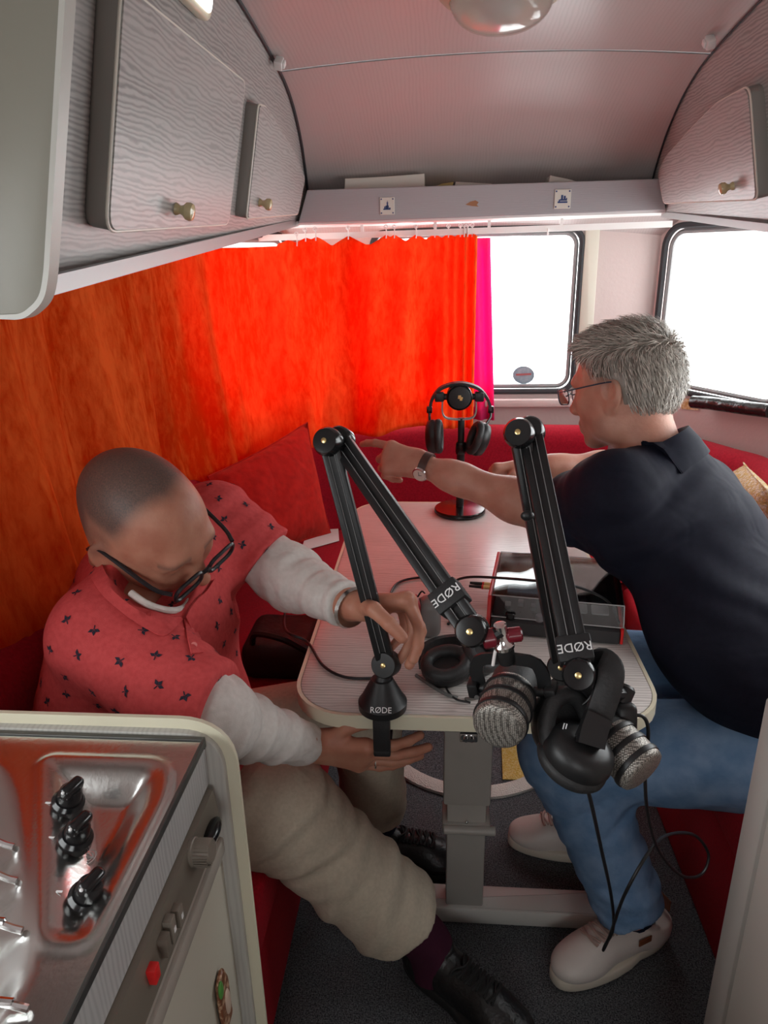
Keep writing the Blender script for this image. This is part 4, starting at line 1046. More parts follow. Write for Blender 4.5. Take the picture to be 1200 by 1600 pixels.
# ================================================================== boom arms
def bar(a, b, side, w=.030, dpt=.022):
    """channelled arm profile from a to b: two rails with a recessed core (edge glints are drawn separately)"""
    a, b = np.array(a, float), np.array(b, float); d = unit(b - a); s = unit(side - d * np.dot(side, d)); n = np.cross(d, s); L = np.linalg.norm(b - a)
    R = basis(s, n, d); m = (a + b) / 2
    rails = join(*[box((w * .36, dpt, L), .003, 2, m + s * k * w * .32, R) for k in (-1, 1)], box((w * .4, dpt * .55, L * .98), 0, 1, m, R))
    return rails, R, m, L, s, n
def boom(name, label, base, j0, top, top2, end, text_at, clampdir=-1):
    """desk clamp, lower arm, elbow, upper arm and mic-end joint"""
    t = thing(name, label, 'microphone arm', (base[0], base[1], TZ))
    bz = V(base[0], base[1], TZ)
    cl = put('clamp_cone', lathe([(0, 0), (.036, 0), (.041, .004), (.0415, .016), (.038, .020), (.021, .054), (.018, .060), (0, .060)], 40, bz + V(0, 0, .0005)), 'black_plastic', t, angle=40)
    put('clamp_bracket', join(bx(base[0] - .0145, base[0] + .0145, ty0 - .019, ty0 - .007, TZ - .062, TZ + .012, .003), bx(base[0] - .0145, base[0] + .0145, ty0 - .012, base[1] + .012, TZ + .001, TZ + .011, .003),
        bx(base[0] - .0145, base[0] + .0145, ty0 - .019, ty0 + .05, TZ - .072, TZ - .058, .003)), 'black_matt', t)
    put('clamp_screw', join(cyl((base[0], ty0 + .032, TZ - .095), (base[0], ty0 + .032, TZ - .03), .006, n=14), lathe([(0, 0), (.017, 0), (.017, .005), (0, .006)], 24, (base[0], ty0 + .032, TZ - .032))), 'black_plastic', t)
    put('clamp_lettering', text_geo('RØDE', .0135, basis((1, 0, 0), unit(V(0, .5, 1)), unit(V(0, -1, .5))), bz + V(0, -.0375, .0235)), 'letter_white', cl, smooth=False)
    side = unit(np.cross(top - j0, ray(700, 900)))
    vw = -unit(CF)
    # base joint
    nj = unit(V(-.28, -1, .42))
    jn = put('base_joint', join(lathe([(0, -.017), (.020, -.017), (.0225, -.013), (.0225, .013), (.020, .017), (0, .017)], 32, j0, nj), cyl(bz + V(0, 0, .055), j0, .014, .013, n=20)), 'black_plastic', t, angle=40)
    put('brass_screw', lathe([(0, .016), (.0042, .016), (.0042, .019), (.003, .0195), (0, .0195)], 16, j0, nj), 'brass', jn)
    g, R, m, L, s, n = bar(j0 + unit(top - j0) * .012, top, side)
    la = put('lower_arm', g, 'black_plastic', t, angle=40)
    put('edge_glint', join(*[tube([m - R[:, 2] * L * .46 + s * k + n * .0113 * sg, m + R[:, 2] * L * .47 + s * k + n * .0113 * sg], .0006, 4) for k in (-.0048, .0048) for sg in (-1, 1)]), 'grey_seal', la)  # thin grey lines imitate reflections along the arm; same on the upper arm
    # elbow discs
    el = put('elbow', join(lathe([(0, -.018), (.018, -.018), (.0225, -.013), (.0228, .010), (.019, .018), (0, .019)], 36, top, nj), lathe([(0, -.016), (.018, -.016), (.022, -.012), (.0222, .010), (.019, .015), (0, .016)], 36, top2, nj)), 'black_gloss', t, angle=40)
    put('brass_screw', lathe([(0, .018), (.0042, .018), (.0042, .021), (.003, .0215), (0, .0215)], 16, top, nj), 'brass', el)
    side2 = unit(np.cross(end - top2, ray(800, 850)))
    g, R, m, L, s, n = bar(top2, end, side2, .034, .024)
    ua = put('upper_arm', g, 'black_plastic', t, angle=40)
    put('edge_glint', join(*[tube([m - R[:, 2] * L * .46 + s * k + n * .0123 * sg, m + R[:, 2] * L * .47 + s * k + n * .0123 * sg], .0006, 4) for k in (-.0055, .0055) for sg in (-1, 1)]), 'grey_seal', ua)
    # sleeve with lettering near the microphone end
    d = unit(end - top2); q = end - d * text_at; nn = n if np.dot(n, vw) > 0 else -n
    sv = put('cable_sleeve', box((.044, .032, .034), .003, 2, q, R), 'black_matt', ua)
    xr = s if np.dot(s, CR) < 0 else -s
    yr = -d if True else d
    put('lettering', text_geo('RØDE', .0165, basis(np.cross(d if np.dot(d, CU) < 0 else -d, nn), d if np.dot(d, CU) < 0 else -d, nn), q + nn * .0165), 'letter_white', sv, smooth=False)
    ej = put('end_joint', join(lathe([(0, -.015), (.018, -.015), (.021, -.011), (.021, .011), (.018, .015), (0, .016)], 32, end, nj)), 'black_gloss', t, angle=40)
    put('brass_screw', lathe([(0, .015), (.0042, .015), (.0042, .018), (.003, .0185), (0, .0185)], 16, end, nj), 'brass', ej)
    return t, ej, nj
B1 = V(-.093, 1.020, TZ); J1 = V(-.086, 1.030, .802)
T1, T1b, E1 = at_d(514, 691, 1.10), at_d(531, 688, 1.125), at_d(738, 985, .915)
arm1, ej1, nj1 = boom('boom_arm', 'folding black boom arm clamped to the table by two hands', B1, J1, T1, T1b, E1, .055)
B2 = V(.205, 1.022, TZ); J2 = V(.203, 1.030, .806)
T2, T2b, E2 = at_d(812, 678, 1.05), at_d(828, 674, 1.07), at_d(905, 1052, .90)
arm2, ej2, nj2 = boom('boom_arm', 'folded black boom arm standing upright in front of the navy shirt', B2, J2, T2, T2b, E2, .030)
put('wing_nut', join(ball(at_d(824, 806, 1.04), (.010, .006, .008), 12, 8), cyl(at_d(824, 806, 1.04), at_d(838, 804, 1.05), .004, n=10)), 'black_plastic', arm2)

def microphone(name, label, back, front, knobdir, mount, tint=True):
    """short broadcast microphone: woven grille, three black rings, U-bracket and swivel mount"""
    ax = unit(front - back); L = np.linalg.norm(front - back); r = .0335
    t = thing(name, label, 'microphone', back)
    put('body', lathe([(0, -.022), (.022, -.022), (.028, -.018), (.031, -.006), (.031, L * .35), (0, L * .35)], 40, back, ax), 'black_matt', t, angle=40)
    gr = put('grille', lathe([(.030, L * .15), (r - .001, L * .2), (r, L * .35), (r, L * .93), (r - .0015, L * .985), (r - .005, L * 1.01), (r * .5, L * 1.025), (0, L * 1.03)], 48, back, ax), 'grille_mesh', t, angle=60)
    for f in (.30, .57, .84):
        put('ring', lathe([(r - .002, L * f - .004), (r + .0016, L * f - .0035), (r + .0022, L * f), (r + .0016, L * f + .0035), (r - .002, L * f + .004)], 48, back, ax), 'black_plastic', t)
    up = unit(mount - back); k = unit(np.cross(up, ax)); up = unit(np.cross(ax, k)) * .35 + up * .65; up = unit(up)
    c = back + ax * L * .12
    br = [c + k * .044, c + k * .044 + up * .030, c + k * .030 + up * .049, c - k * .030 + up * .049, c - k * .044 + up * .030, c - k * .044]
    put('bracket', tube(br, 1.0, sect=[(.009, .002), (-.009, .002), (-.009, -.002), (.009, -.002)], smooth=3, up=np.cross(k, up)), 'black_plastic', t, angle=40)
    for sg in (1, -1):
        put('side_knob', join(box((.016, .024, .024), .004, 2, c + k * sg * .052, basis(k, up, np.cross(k, up))), cyl(c + k * sg * .026, c + k * sg * .05, .007, n=14)), 'black_plastic', t)
    put('mount_collar', lathe([(0, 0), (.011, 0), (.012, .004), (.012, .022), (.009, .026), (0, .026)], 24, c + up * .046, up), 'black_plastic', t)
    return t, c, k, up, ax
def mesh_mat():
    m = bpy.data.materials.new('grille_mesh'); m.use_nodes = True; nt = m.node_tree; b = nt.nodes['Principled BSDF']
    tc = nt.nodes.new('ShaderNodeTexCoord'); v = nt.nodes.new('ShaderNodeTexVoronoi'); v.inputs['Scale'].default_value = 420
    v.inputs['Randomness'].default_value = 0.25
    nt.links.new(tc.outputs['Object'], v.inputs['Vector'])
    r = nt.nodes.new('ShaderNodeValToRGB'); r.color_ramp.elements[0].position = .30; r.color_ramp.elements[0].color = (.52, .49, .44, 1)
    r.color_ramp.elements[1].position = .62; r.color_ramp.elements[1].color = (.10, .09, .08, 1)
    nt.links.new(v.outputs['Distance'], r.inputs['Fac']); nt.links.new(r.outputs['Color'], b.inputs['Base Color'])
    b.inputs['Metallic'].default_value = .55; b.inputs['Roughness'].default_value = .4
    bp = nt.nodes.new('ShaderNodeBump'); bp.inputs['Strength'].default_value = .6; bp.inputs['Distance'].default_value = .001; bp.invert = True
    nt.links.new(v.outputs['Distance'], bp.inputs['Height']); nt.links.new(bp.outputs['Normal'], b.inputs['Normal'])
    MATS['grille_mesh'] = m
mesh_mat()
m1, c1, k1, up1, ax1 = microphone('microphone', 'silver-grille microphone facing the camera on the clamped boom arm', at_d(803, 1070, .955), at_d(778, 1137, .880), CR * 1.0 - CU * .25 + CF * .1, at_d(792, 1015, .93))
sw = c1 + up1 * .075
put('swivel', join(lathe([(0, 0), (.014, 0), (.0145, .005), (.011, .010), (.008, .020), (.0085, .034), (0, .036)], 24, c1 + up1 * .070, up1)), 'chrome', m1)
put('swivel_knob', cyl(sw + CR * .006 + up1 * .012, sw + CR * .026 + up1 * .015, .010, n=20, bev=.002), mat('knob_maroon', (.16, .01, .02), .25), m1)
put('swivel_knob', cyl(sw - CR * .008 + up1 * .010, sw - CR * .026 + up1 * .006, .013, n=20, bev=.002), 'knob_maroon', m1)
put('swivel_arm', tube([E1, (E1 + sw) / 2 + V(0, -.004, .0), sw + up1 * .02], .009, 10), 'black_plastic', m1)
m2, c2, k2, up2, ax2 = microphone('microphone', 'silver-grille microphone tilted to the right in front of the jeans', at_d(940, 1140, .955), at_d(1006, 1207, .905), -CF * .6 + CR * .4 + CU * .5, at_d(950, 1095, .97))
put('swivel_arm', tube([E2, at_d(925, 1085, .93), c2 + up2 * .06], .010, 10), 'black_plastic', m2)
put('side_grip', box((.03, .04, .03), .008, 3, at_d(975, 1120, .955), basis(CR, CU, -CF)), 'black_plastic', m2)

# ================================================================== headphones
def ear_cup(name, parent, c, n, upv, rx=.036, ry=.046, th=.030):
    n = unit(n); u = unit(upv - n * np.dot(upv, n)); s = np.cross(u, n); R = basis(s, u, n)
    ring = [(rx * .78 * math.cos(a), ry * .78 * math.sin(a)) for a in np.linspace(0, 2 * math.pi, 40, endpoint=False)]
    cup = put('ear_cup', xform(lathe([(0, -th), (.6, -th), (.9, -th * .8), (1, -th * .3), (.95, 0), (0, 0)], 40), R @ np.diag([rx, ry, 1]), c), 'black_plastic', parent, angle=50)
    put('ear_pad', tube([c + R @ V(a, b, .006) for a, b in ring], .0115, 12, closed=True), 'pad_leather', cup)
    put('inner_cloth', xform(lathe([(0, .0015), (.75, .0015), (.75, 0), (0, 0)], 32), R @ np.diag([rx, ry, 1]), c), 'black_matt', cup)
    return cup, R
# pair hanging from the second arm
h2 = thing('headphones', 'black headphones hanging from the right boom arm over the jeans', 'headphones', at_d(900, 1130, .92))
cuA, RA = ear_cup('a', h2, at_d(882, 1132, .925), unit(-CF + CR * .35 + CU * .15), CU + CR * .15, .040, .049)
put('cup_mark', tube([at_d(x, y, .895) for x, y in ((878, 1145), (882, 1130), (886, 1131), (882, 1147))], .0008, 4, closed=True), 'letter_white', cuA)
cuB, RB_ = ear_cup('b', h2, at_d(897, 1185, .905), unit(-CU * .75 + CF * .55 - CR * .30), CR * 1.0 - CU * .30 - CF * .2, .040, .046, .034)
put('logo_dot', box((.006, .004, .002), 0, 1, at_d(917, 1192, .868), basis(CR, CU, -CF)), mat('dot_red', (.6, .02, .02), .4), cuB)
band = [at_d(x, y, d) for x, y, d in ((918, 1160, .885), (926, 1140, .89), (940, 1105, .895), (951, 1070, .895), (953, 1045, .90), (940, 1032, .915), (925, 1036, .95), (912, 1060, .965), (898, 1090, .955), (890, 1115, .94))]
put('headband', tube(band, 1.0, sect=[(.017, .004), (.014, .006), (-.014, .006), (-.017, .004), (-.017, -.003), (.017, -.003)], smooth=5, up=-CF), 'pad_leather', h2, angle=40)
put('band_slider', tube([at_d(x, y, d) for x, y, d in ((922, 1165, .876), (927, 1140, .881), (935, 1118, .886))], 1.0, sect=[(.017, .006), (-.017, .006), (-.017, -.005), (.017, -.005)], up=-CF), 'black_plastic', h2, angle=40)
# pair lying on the table
c = at_z(708, 1055, TZ + .02)
h3 = thing('headphones', 'black padded headphones lying on the table behind the left boom arm', 'headphones', (c[0], c[1], TZ))
c3 = V(c[0] - .012, c[1] + .015, TZ + .031)
ear_cup('a', h3, c3, unit(V(-.1, -.25, .95)), V(1, .2, 0), .038, .046, .026)
ear_cup('b', h3, c3 + V(.062, .03, .004), unit(V(.5, -.2, .8)), V(.3, 1, 0), .036, .044, .026)
put('headband', tube([c3 + V(.075, .07, .0), c3 + V(.05, .11, -.012), c3 + V(-.01, .11, -.018), c3 + V(-.045, .07, -.016), c3 + V(-.045, .02, -.012)], 1.0, sect=[(.005, .012), (-.005, .012), (-.005, -.010), (.005, -.010)], smooth=6, up=(0, 0, 1)), 'pad_leather', h3, angle=40)

# desk stand with microphone and headphones at the back of the table
sx, sy = .062, 2.004
dsb = thing('desk_stand', 'black desk stand with heavy round base at the back of the table', 'stand', (sx, sy, TZ))
put('base_plate', lathe([(0, 0), (.072, 0), (.076, .003), (.076, .010), (.073, .014), (.03, .017), (.012, .019), (0, .019)], 48, (sx, sy, TZ + .0005)), 'black_gloss', dsb, angle=40)
put('pole', join(cyl((sx, sy, TZ + .015), (sx, sy, TZ + .20), .0115, n=20), cyl((sx, sy, TZ + .19), (sx, sy, TZ + .285), .0095, n=20)), 'black_plastic', dsb)
put('clutch', lathe([(0, 0), (.014, 0), (.0155, .006), (.0155, .030), (.012, .036), (0, .036)], 20, (sx, sy, TZ + .18)), 'black_gloss', dsb)
mc = at_y(718, 622, 1.985)
m3 = thing('microphone', 'black microphone with gold emblem seen from behind on the desk stand', 'microphone', mc)
put('body', lathe([(0, -.004), (.018, -.004), (.030, 0), (.0345, .008), (.035, .05), (.030, .085), (.02, .09), (0, .09)], 40, mc, (0, 1, 0)), 'black_matt', m3, angle=40)
put('back_ring', lathe([(.0345, .004), (.0365, .006), (.0365, .014), (.0345, .016)], 40, mc, (0, 1, 0)), 'black_gloss', m3)
put('emblem', join(*[box((.014 * s_, .0015, .005), .0005, 1, mc + V(.002 * k, -.005, z)) for k, (s_, z) in enumerate(((.6, .006), (1, .001), (.5, -.004)))]), 'brass', m3, smooth=False)
for sg in (-1, 1):
    put('side_knob', join(box((.026, .026, .026), .004, 2, mc + V(sg * .056, .02, 0)), cyl(mc + V(sg * .03, .02, 0), mc + V(sg * .05, .02, 0), .009, n=14)), 'black_plastic', m3)
put('bracket', tube([mc + V(-.047, .018, -.01), mc + V(-.047, .018, -.045), mc + V(-.030, .018, -.062), mc + V(.030, .018, -.062), mc + V(.047, .018, -.045), mc + V(.047, .018, -.01)], 1.0, sect=[(.002, .008), (-.002, .008), (-.002, -.008), (.002, -.008)], smooth=3, up=(0, 1, 0)), 'grey_seal', m3, angle=40)
h1 = thing('headphones', 'black headphones hung over the rear desk microphone', 'headphones', mc + V(0, .03, .05))
hb = [at_y(x, y, 2.02) for x, y in ((671, 640), (676, 622), (690, 606), (718, 599), (746, 606), (761, 622), (767, 640))]
put('headband', tube(hb, 1.0, sect=[(.004, .016), (-.004, .016), (-.004, -.016), (.004, -.016)], smooth=6, up=(0, 1, 0)), 'pad_leather', h1, angle=40)
for (ax_, ay_, cx_, cy_, n_) in ((671, 640, 682, 682, V(1, -.10, .05)), (767, 640, 745, 685, V(-.93, -.25, .35))):
    j = at_y(ax_, ay_, 2.02); cc_ = at_y(cx_, cy_, 1.99)
    put('yoke', join(box((.016, .014, .02), .003, 2, j), tube([j, j + V(0, -.005, -.02), cc_ - unit(n_) * .02 + V(0, 0, .035)], .004, 8)), 'black_gloss', h1)
    ear_cup('c', h1, cc_, n_, V(0, 0, 1), .040, .050, .030)

# ================================================================== cables
def cable(name, pts, r, label, m='black_plastic'):
    put(name, tube(pts, r, 8, smooth=8), m, label=label, cat='cable')
Zt = lambda x, y, h=.004: at_z(x, y, TZ + h)
cable('cable', [at_z(445, 955, .60), at_z(462, 985, TZ + .006) + V(-.02, 0, 0), Zt(480, 1003), Zt(505, 1040), Zt(540, 1058), Zt(590, 1060)], .0028, 'black cable curving over the left table corner to the clamp')
cable('cable', [Zt(650, 1055), Zt(680, 1075), Zt(705, 1088), Zt(730, 1092), at_d(745, 1090, .95)], .0032, 'grey cable running from clamp to the front microphone', 'cable_grey' if 'cable_grey' in MATS else mat('cable_grey', (.12, .12, .115), .5))
cable('cable', [Zt(612, 950), Zt(608, 935), Zt(620, 912), Zt(650, 903), Zt(690, 905), Zt(712, 930), Zt(715, 955), Zt(700, 975)], .0028, 'black cable loop on the table around the grey case')
cable('cable', [Zt(625, 948), Zt(650, 938), Zt(680, 928), at_d(725, 921, 1.45)], .0026, 'black cable leading to the gold plugs')
cable('cable', [Zt(690, 935, .01), at_d(706, 912, 1.45), at_d(730, 902, 1.40), at_d(780, 903, 1.35), at_d(850, 909, 1.25), at_d(905, 918, 1.30), at_d(950, 940, 1.40), at_d(966, 970, 1.40), Zt(968, 978)], .0026, 'black cable arching over the clear cover')
cable('cable', [Zt(880, 880), Zt(915, 880), Zt(940, 890), Zt(952, 915), Zt(955, 935)], .003, 'black cable bending round the far right corner of the mixer')
cable('cable', [Zt(800, 866), Zt(830, 866), Zt(862, 872)], .003, 'short black cable behind the mixer')
cable('cable', [at_d(915, 1222, .89), at_d(925, 1260, .93), at_d(938, 1320, 1.02), at_d(955, 1400, 1.14), at_d(958, 1450, 1.22), at_d(945, 1478, 1.27), at_d(943, 1484, 1.27), at_d(953, 1462, 1.22), at_d(975, 1400, 1.10), at_d(1015, 1330, 1.10), at_d(1045, 1304, 1.18), at_d(1085, 1305, 1.25), at_d(1107, 1335, 1.27), at_d(1096, 1366, 1.25), at_d(1065, 1368, 1.20), at_d(1030, 1330, 1.12), at_d(1012, 1270, 1.05), at_d(1008, 1200, .98), at_d(1013, 1145, .96), at_d(1005, 1120, .955), at_d(980, 1118, .955)], .0026, 'long black headphone cable looping down in front of the jeans to the sneaker')
cable('cable', [at_d(928, 1062, .92), at_d(925, 1085, .915), at_d(912, 1100, .92), at_d(895, 1104, .93)], .0018, 'thin black cable between the ear cup and the right boom arm')
cable('cable', [at_d(770, 1040, .92), at_d(776, 1012, .915), at_d(790, 1000, .915), at_d(800, 1004, .92)], .0022, 'pale cable loop at the swivel of the front microphone', 'white_plastic')
cable('cable', [Zt(693, 1050), Zt(697, 1075), Zt(712, 1092), Zt(735, 1098)], .002, 'thin black lead from the lying headphones')
# ================================================================== people: helpers
def head_frame(fwd, up):
    f = unit(fwd); u = unit(np.array(up) - f * np.dot(up, f)); return basis(f, np.cross(u, f), u)   # x forward, y left, z up
def head_solid(nose=1.0, jaw=1.0, neck_to=(-.05, 0, -.19), neck_r=.060, fat=0.0):
    s = Solid()
    s.ell((-.014, 0, .042), (.100, .077, .088), k=.03)
    s.ell((.034, 0, .004), (.062, .066, .082), k=.04)
    s.ell((-.01, 0, -.015), (.078, .070, .06), k=.04)
    s.ell((.036, 0, -.062), (.054, .055 * jaw, .046), k=.035)
    s.ell((.070, 0, -.098), (.022, .026, .018), k=.022)
    if fat: s.ell((.03, 0, -.105), (.05, .045, .03), k=.04)
    for sg in (-1, 1):
        s.ell((.058, sg * .044, -.018), (.028, .022, .022), k=.022)
        s.ell((.012, sg * .056, -.072), (.03, .018, .03), k=.03)
    s.cone((.086, -.036, .026), (.086, .036, .026), .0125, k=.02)
    for sg in (-1, 1):
        s.ell((.098, sg * .032, .006), (.013, .018, .013), k=.014, op='-')
        s.ell((.078, sg * .032, .006), (.0125, .0145, .0125), k=.004)
    s.cone((.090, 0, .018), (.114 * nose, 0, -.026), .0085, .0125, k=.014)
    for sg in (-1, 1): s.ell((.102, sg * .011, -.032), (.013, .009, .009), k=.008)
    s.cone((.089, -.020, -.060), (.089, .020, -.060), .0075, k=.008)
    s.cone((.087, -.017, -.073), (.087, .017, -.073), .0085, k=.008)
    s.cone((.099, -.022, -.0665), (.099, .022, -.0665), .0022, k=.005, op='-')
    for sg in (-1, 1):
        Re = rot_z(sg * math.radians(-22))
        s.ell((-.006, sg * .0795, -.004), (.026, .0085, .034), Re, k=.008)
        s.ell((-.003, sg * .0865, .002), (.015, .006, .020), Re, k=.005, op='-')
        s.ell((.000, sg * .0745, -.034), (.012, .008, .012), k=.008)
    s.cone((-.024, 0, -.04), neck_to, neck_r, neck_r + .004, k=.03)
    return s
def loc2w(v, R, c): return v @ R.T + c
def smst(a, b, x): t = np.clip((x - a) / (b - a), 0, 1); return t * t * (3 - 2 * t)

def hand(w, f, palm, th, curls, thumb, scale=1.0, fan=.05, S=None, wrist_from=None, fore_r=(.036, .026)):
    """palm and five fingers rooted at wrist w; f = finger direction, palm = palm normal, th = towards the thumb"""
    S = S or Solid(); f = unit(f); palm = unit(palm - f * np.dot(palm, f)); th = unit(th - f * np.dot(th, f) - palm * np.dot(th, palm)); k = scale
    lens = [(.045, .027, .022), (.049, .031, .023), (.045, .029, .022), (.036, .022, .020)]
    kn = [w + f * .088 * k + th * .031 * k, w + f * .093 * k + th * .0105 * k, w + f * .088 * k - th * .010 * k, w + f * .079 * k - th * .029 * k]
    for i in range(4):
        S.cone(w + th * (.014 - .010 * i) * k + f * .004, kn[i], .0165 * k, .0125 * k, k=.014)
    S.cone(kn[0], kn[3], .0115 * k, .010 * k, k=.012)
    S.ell(w + f * .03 * k + th * .018 * k + palm * .010 * k, np.array((.030, .017, .016)) * k, basis(f, th, np.cross(f, th)), k=.014)
    tips = []
    for i in range(4):
        a = 0; p = kn[i]; r0 = (.0098, .0100, .0095, .0083)[i] * k
        lat = th * fan * (1.5 - i)
        for j in range(3):
            a += math.radians(curls[i][j]); d = unit(f * math.cos(a) + palm * math.sin(a) + lat * max(0, math.cos(a)))
            q = p + d * lens[i][j] * k
            S.cone(p, q, r0 * (1 - .07 * j), r0 * (.94 - .08 * j), k=.004)
            p = q
        tips.append((p, d))
    p = w + f * .018 * k + th * .020 * k
    for j, (t, l, r0, r1) in enumerate(zip(thumb, (.046, .034, .028), (.0145, .0118, .0108), (.0118, .0105, .0088))):
        d = unit(th * t[0] + f * t[1] + palm * t[2]); q = p + d * l * k
        S.cone(p, q, r0 * k, r1 * k, k=.010 if j == 0 else .004); p = q
    tips.append((p, d))
    if wrist_from is not None:
        e = np.array(wrist_from, float)
        S.cone(w + f * .01, w + (e - w) * .28, .0235 * k, fore_r[1] + .003, k=.016, sq=palm, sqa=.78)
        S.cone(w + (e - w) * .22, w + (e - w) * .72, fore_r[1], fore_r[0], k=.03)
        S.cone(w + (e - w) * .70, e, fore_r[0], fore_r[0] * .95, k=.03)
    return S, tips

def add_attr(o, vals):
    me = o.data; a = me.attributes.new('stubble', 'FLOAT', 'POINT'); a.data.foreach_set('value', np.asarray(vals, dtype=np.float32))

def wob(P, sc, seed):
    """cheap smooth pseudo-noise"""
    q = P * sc + seed
    return (np.sin(q[..., 0] * 1.7 + 1.3 * np.sin(q[..., 1] * 1.1 + seed)) + np.sin(q[..., 1] * 1.9 + 1.1 * np.sin(q[..., 2] * 1.3)) + np.sin(q[..., 2] * 1.6 + 1.2 * np.sin(q[..., 0] * 1.2 + 2))) / 3
def folds(center, axis, span, amp, freq, seed=0.0, dirn=None):
    """creases that run across a limb: strongest near center, phase along axis, bent by noise"""
    c = np.array(center, float); a = unit(axis)
    def fn(P):
        q = P - c; t = q @ a; w = np.exp(-(q * q).sum(-1) / (span * span))
        ph = t * freq + 1.6 * wob(P, 14, seed)
        return -amp * w * (np.sin(ph) * .7 + .5 * np.sin(ph * 1.9 + 1.2 + seed))
    return fn

def shoe(parent, heel, toe, up, mu, ms, laces, L=.295, high=.06, name='shoe', label=None, W=.047):
    """shoe with upper, sole and laces; heel and toe are the ends of the sole on the ground"""
    x = unit(toe - heel); up = unit(up - x * np.dot(up, x)); y = np.cross(up, x); R = basis(x, y, up); c = heel + x * L * .42
    k = L / .295
    s = Solid()
    s.ell((.105 * k, 0, .036), (.062 * k, W * .98, .034), k=.03); s.cone((-.085 * k, 0, .045), (.07 * k, 0, .043), .040, .043, k=.03, sq=(0, 1, 0), sqa=.95)
    s.ell((-.085 * k, 0, .055), (.042, .037, .05), k=.03); s.cone((-.068 * k, 0, .05), (-.062 * k, 0, .055 + high), .040, .041, k=.03)
    s.cone((-.01, 0, .06), (.05 * k, 0, .060), .033, .026, k=.03)
    s.plane((0, 0, .012), (0, 0, -1), k=.003, c=(0, 0, 0), r=.5)
    s.plane((-.06 * k, 0, .055 + high * .85), (-.28, 0, 1), k=.004, c=(0, 0, .1), r=.4)
    s.ell((-.066 * k, 0, .075 + high), (.030, .030, .060), k=.004, op='-')
    vf = s.mesh(.004, 1)
    up_ = put(name, (loc2w(vf[0], R, c), fg(vf)[1]), mu, parent, label=label, angle=60)
    out = []
    for t in np.linspace(0, 2 * math.pi, 44, endpoint=False):
        ct, st = math.cos(t), math.sin(t)
        xx = (.168 if ct > 0 else .132) * k * abs(ct) ** .75 * np.sign(ct) ; wv = (W + .004) * (1.0 if ct > 0 else .86) * (1 - .10 * math.exp(-((xx + .02) / .04) ** 2))
        out.append((xx - .0, abs(st) ** .8 * np.sign(st) * wv))
    put('sole', prism(out, .026, .005, 2, R, c), ms, up_, angle=50)
    uv_ = vf[0]
    def on(xx, yy):
        d_ = (uv_[:, 0] / k - xx) ** 2 + (uv_[:, 1] - yy) ** 2; m_ = d_ < .007 ** 2
        return V(xx, yy, uv_[m_, 2].max() + .0015 if m_.any() else .06)
    gl = []
    for i in range(5):
        xx = .014 + i * .017
        gl.append(tube([on(xx - .004, -.024), on(xx, -.012), on(xx + .001, 0), on(xx, .012), on(xx - .004, .024)], .0038, 6, smooth=3))
        gl.append(tube([on(xx + .005, -.022), on(xx + .003, -.008), on(xx - .006, .010), on(xx - .012, .022)], .0026, 6, smooth=3))
    gl.append(tube([on(.010, 0), on(.0, .016) + V(0, 0, .004), on(-.004, .028), on(.010, .018) + V(0, 0, .004), on(.012, 0) + V(0, 0, .003), on(.002, -.016) + V(0, 0, .004), on(-.002, -.028), on(.012, -.012) + V(0, 0, .004)], .0026, 6, smooth=5))
    gj = join(*gl); put('laces', (loc2w(gj[0] * V(k, 1, 1), R, c), gj[1]), laces, up_)
    return up_, R, c

def glasses(parent, R, c, m, rim, lens_w, lens_h, dz=.006, x0=.121, splay=.083):
    """rims, bridge, lenses and temple arms in head coordinates"""
    g = []; le = []
    for sg in (-1, 1):
        lp = rrect(lens_w, lens_h, lens_h * .38, 5, sg * (lens_w / 2 + .009), dz)
        ring = [V(x0 - .10 * (abs(a) ** 2) * 2 - .10 * (dz - b) * .6, a, b) for a, b in lp]
        g.append(tube(ring, rim, 6, closed=True)); le.append((np.array(ring), [tuple(range(len(ring)))]))
        e = V(x0 - .10 * (lens_w + .012) ** 2 * 2 - .004, sg * (lens_w + .012), dz + lens_h * .28)
        g.append(tube([e, V(.085, sg * (splay - .006), dz + lens_h * .30), V(.0, sg * splay, .018), V(-.022, sg * splay, .012), V(-.040, sg * (splay - .003), -.012)], rim * 1.15, 6, smooth=4))
    g.append(tube([V(x0 - .001, -.010, dz + .004), V(x0 + .002, 0, dz + .007), V(x0 - .001, .010, dz + .004)], rim * 1.1, 6, smooth=3))
    gg = join(*g); fr = put('glasses', (loc2w(gg[0], R, c), gg[1]), m, parent)
    ll = join(*le); put('lens', (loc2w(ll[0], R, c), ll[1]), 'lens_clear', fr, smooth=False)
    return fr
clear_mat('lens_clear', (.92, .92, .93), gloss=.3)

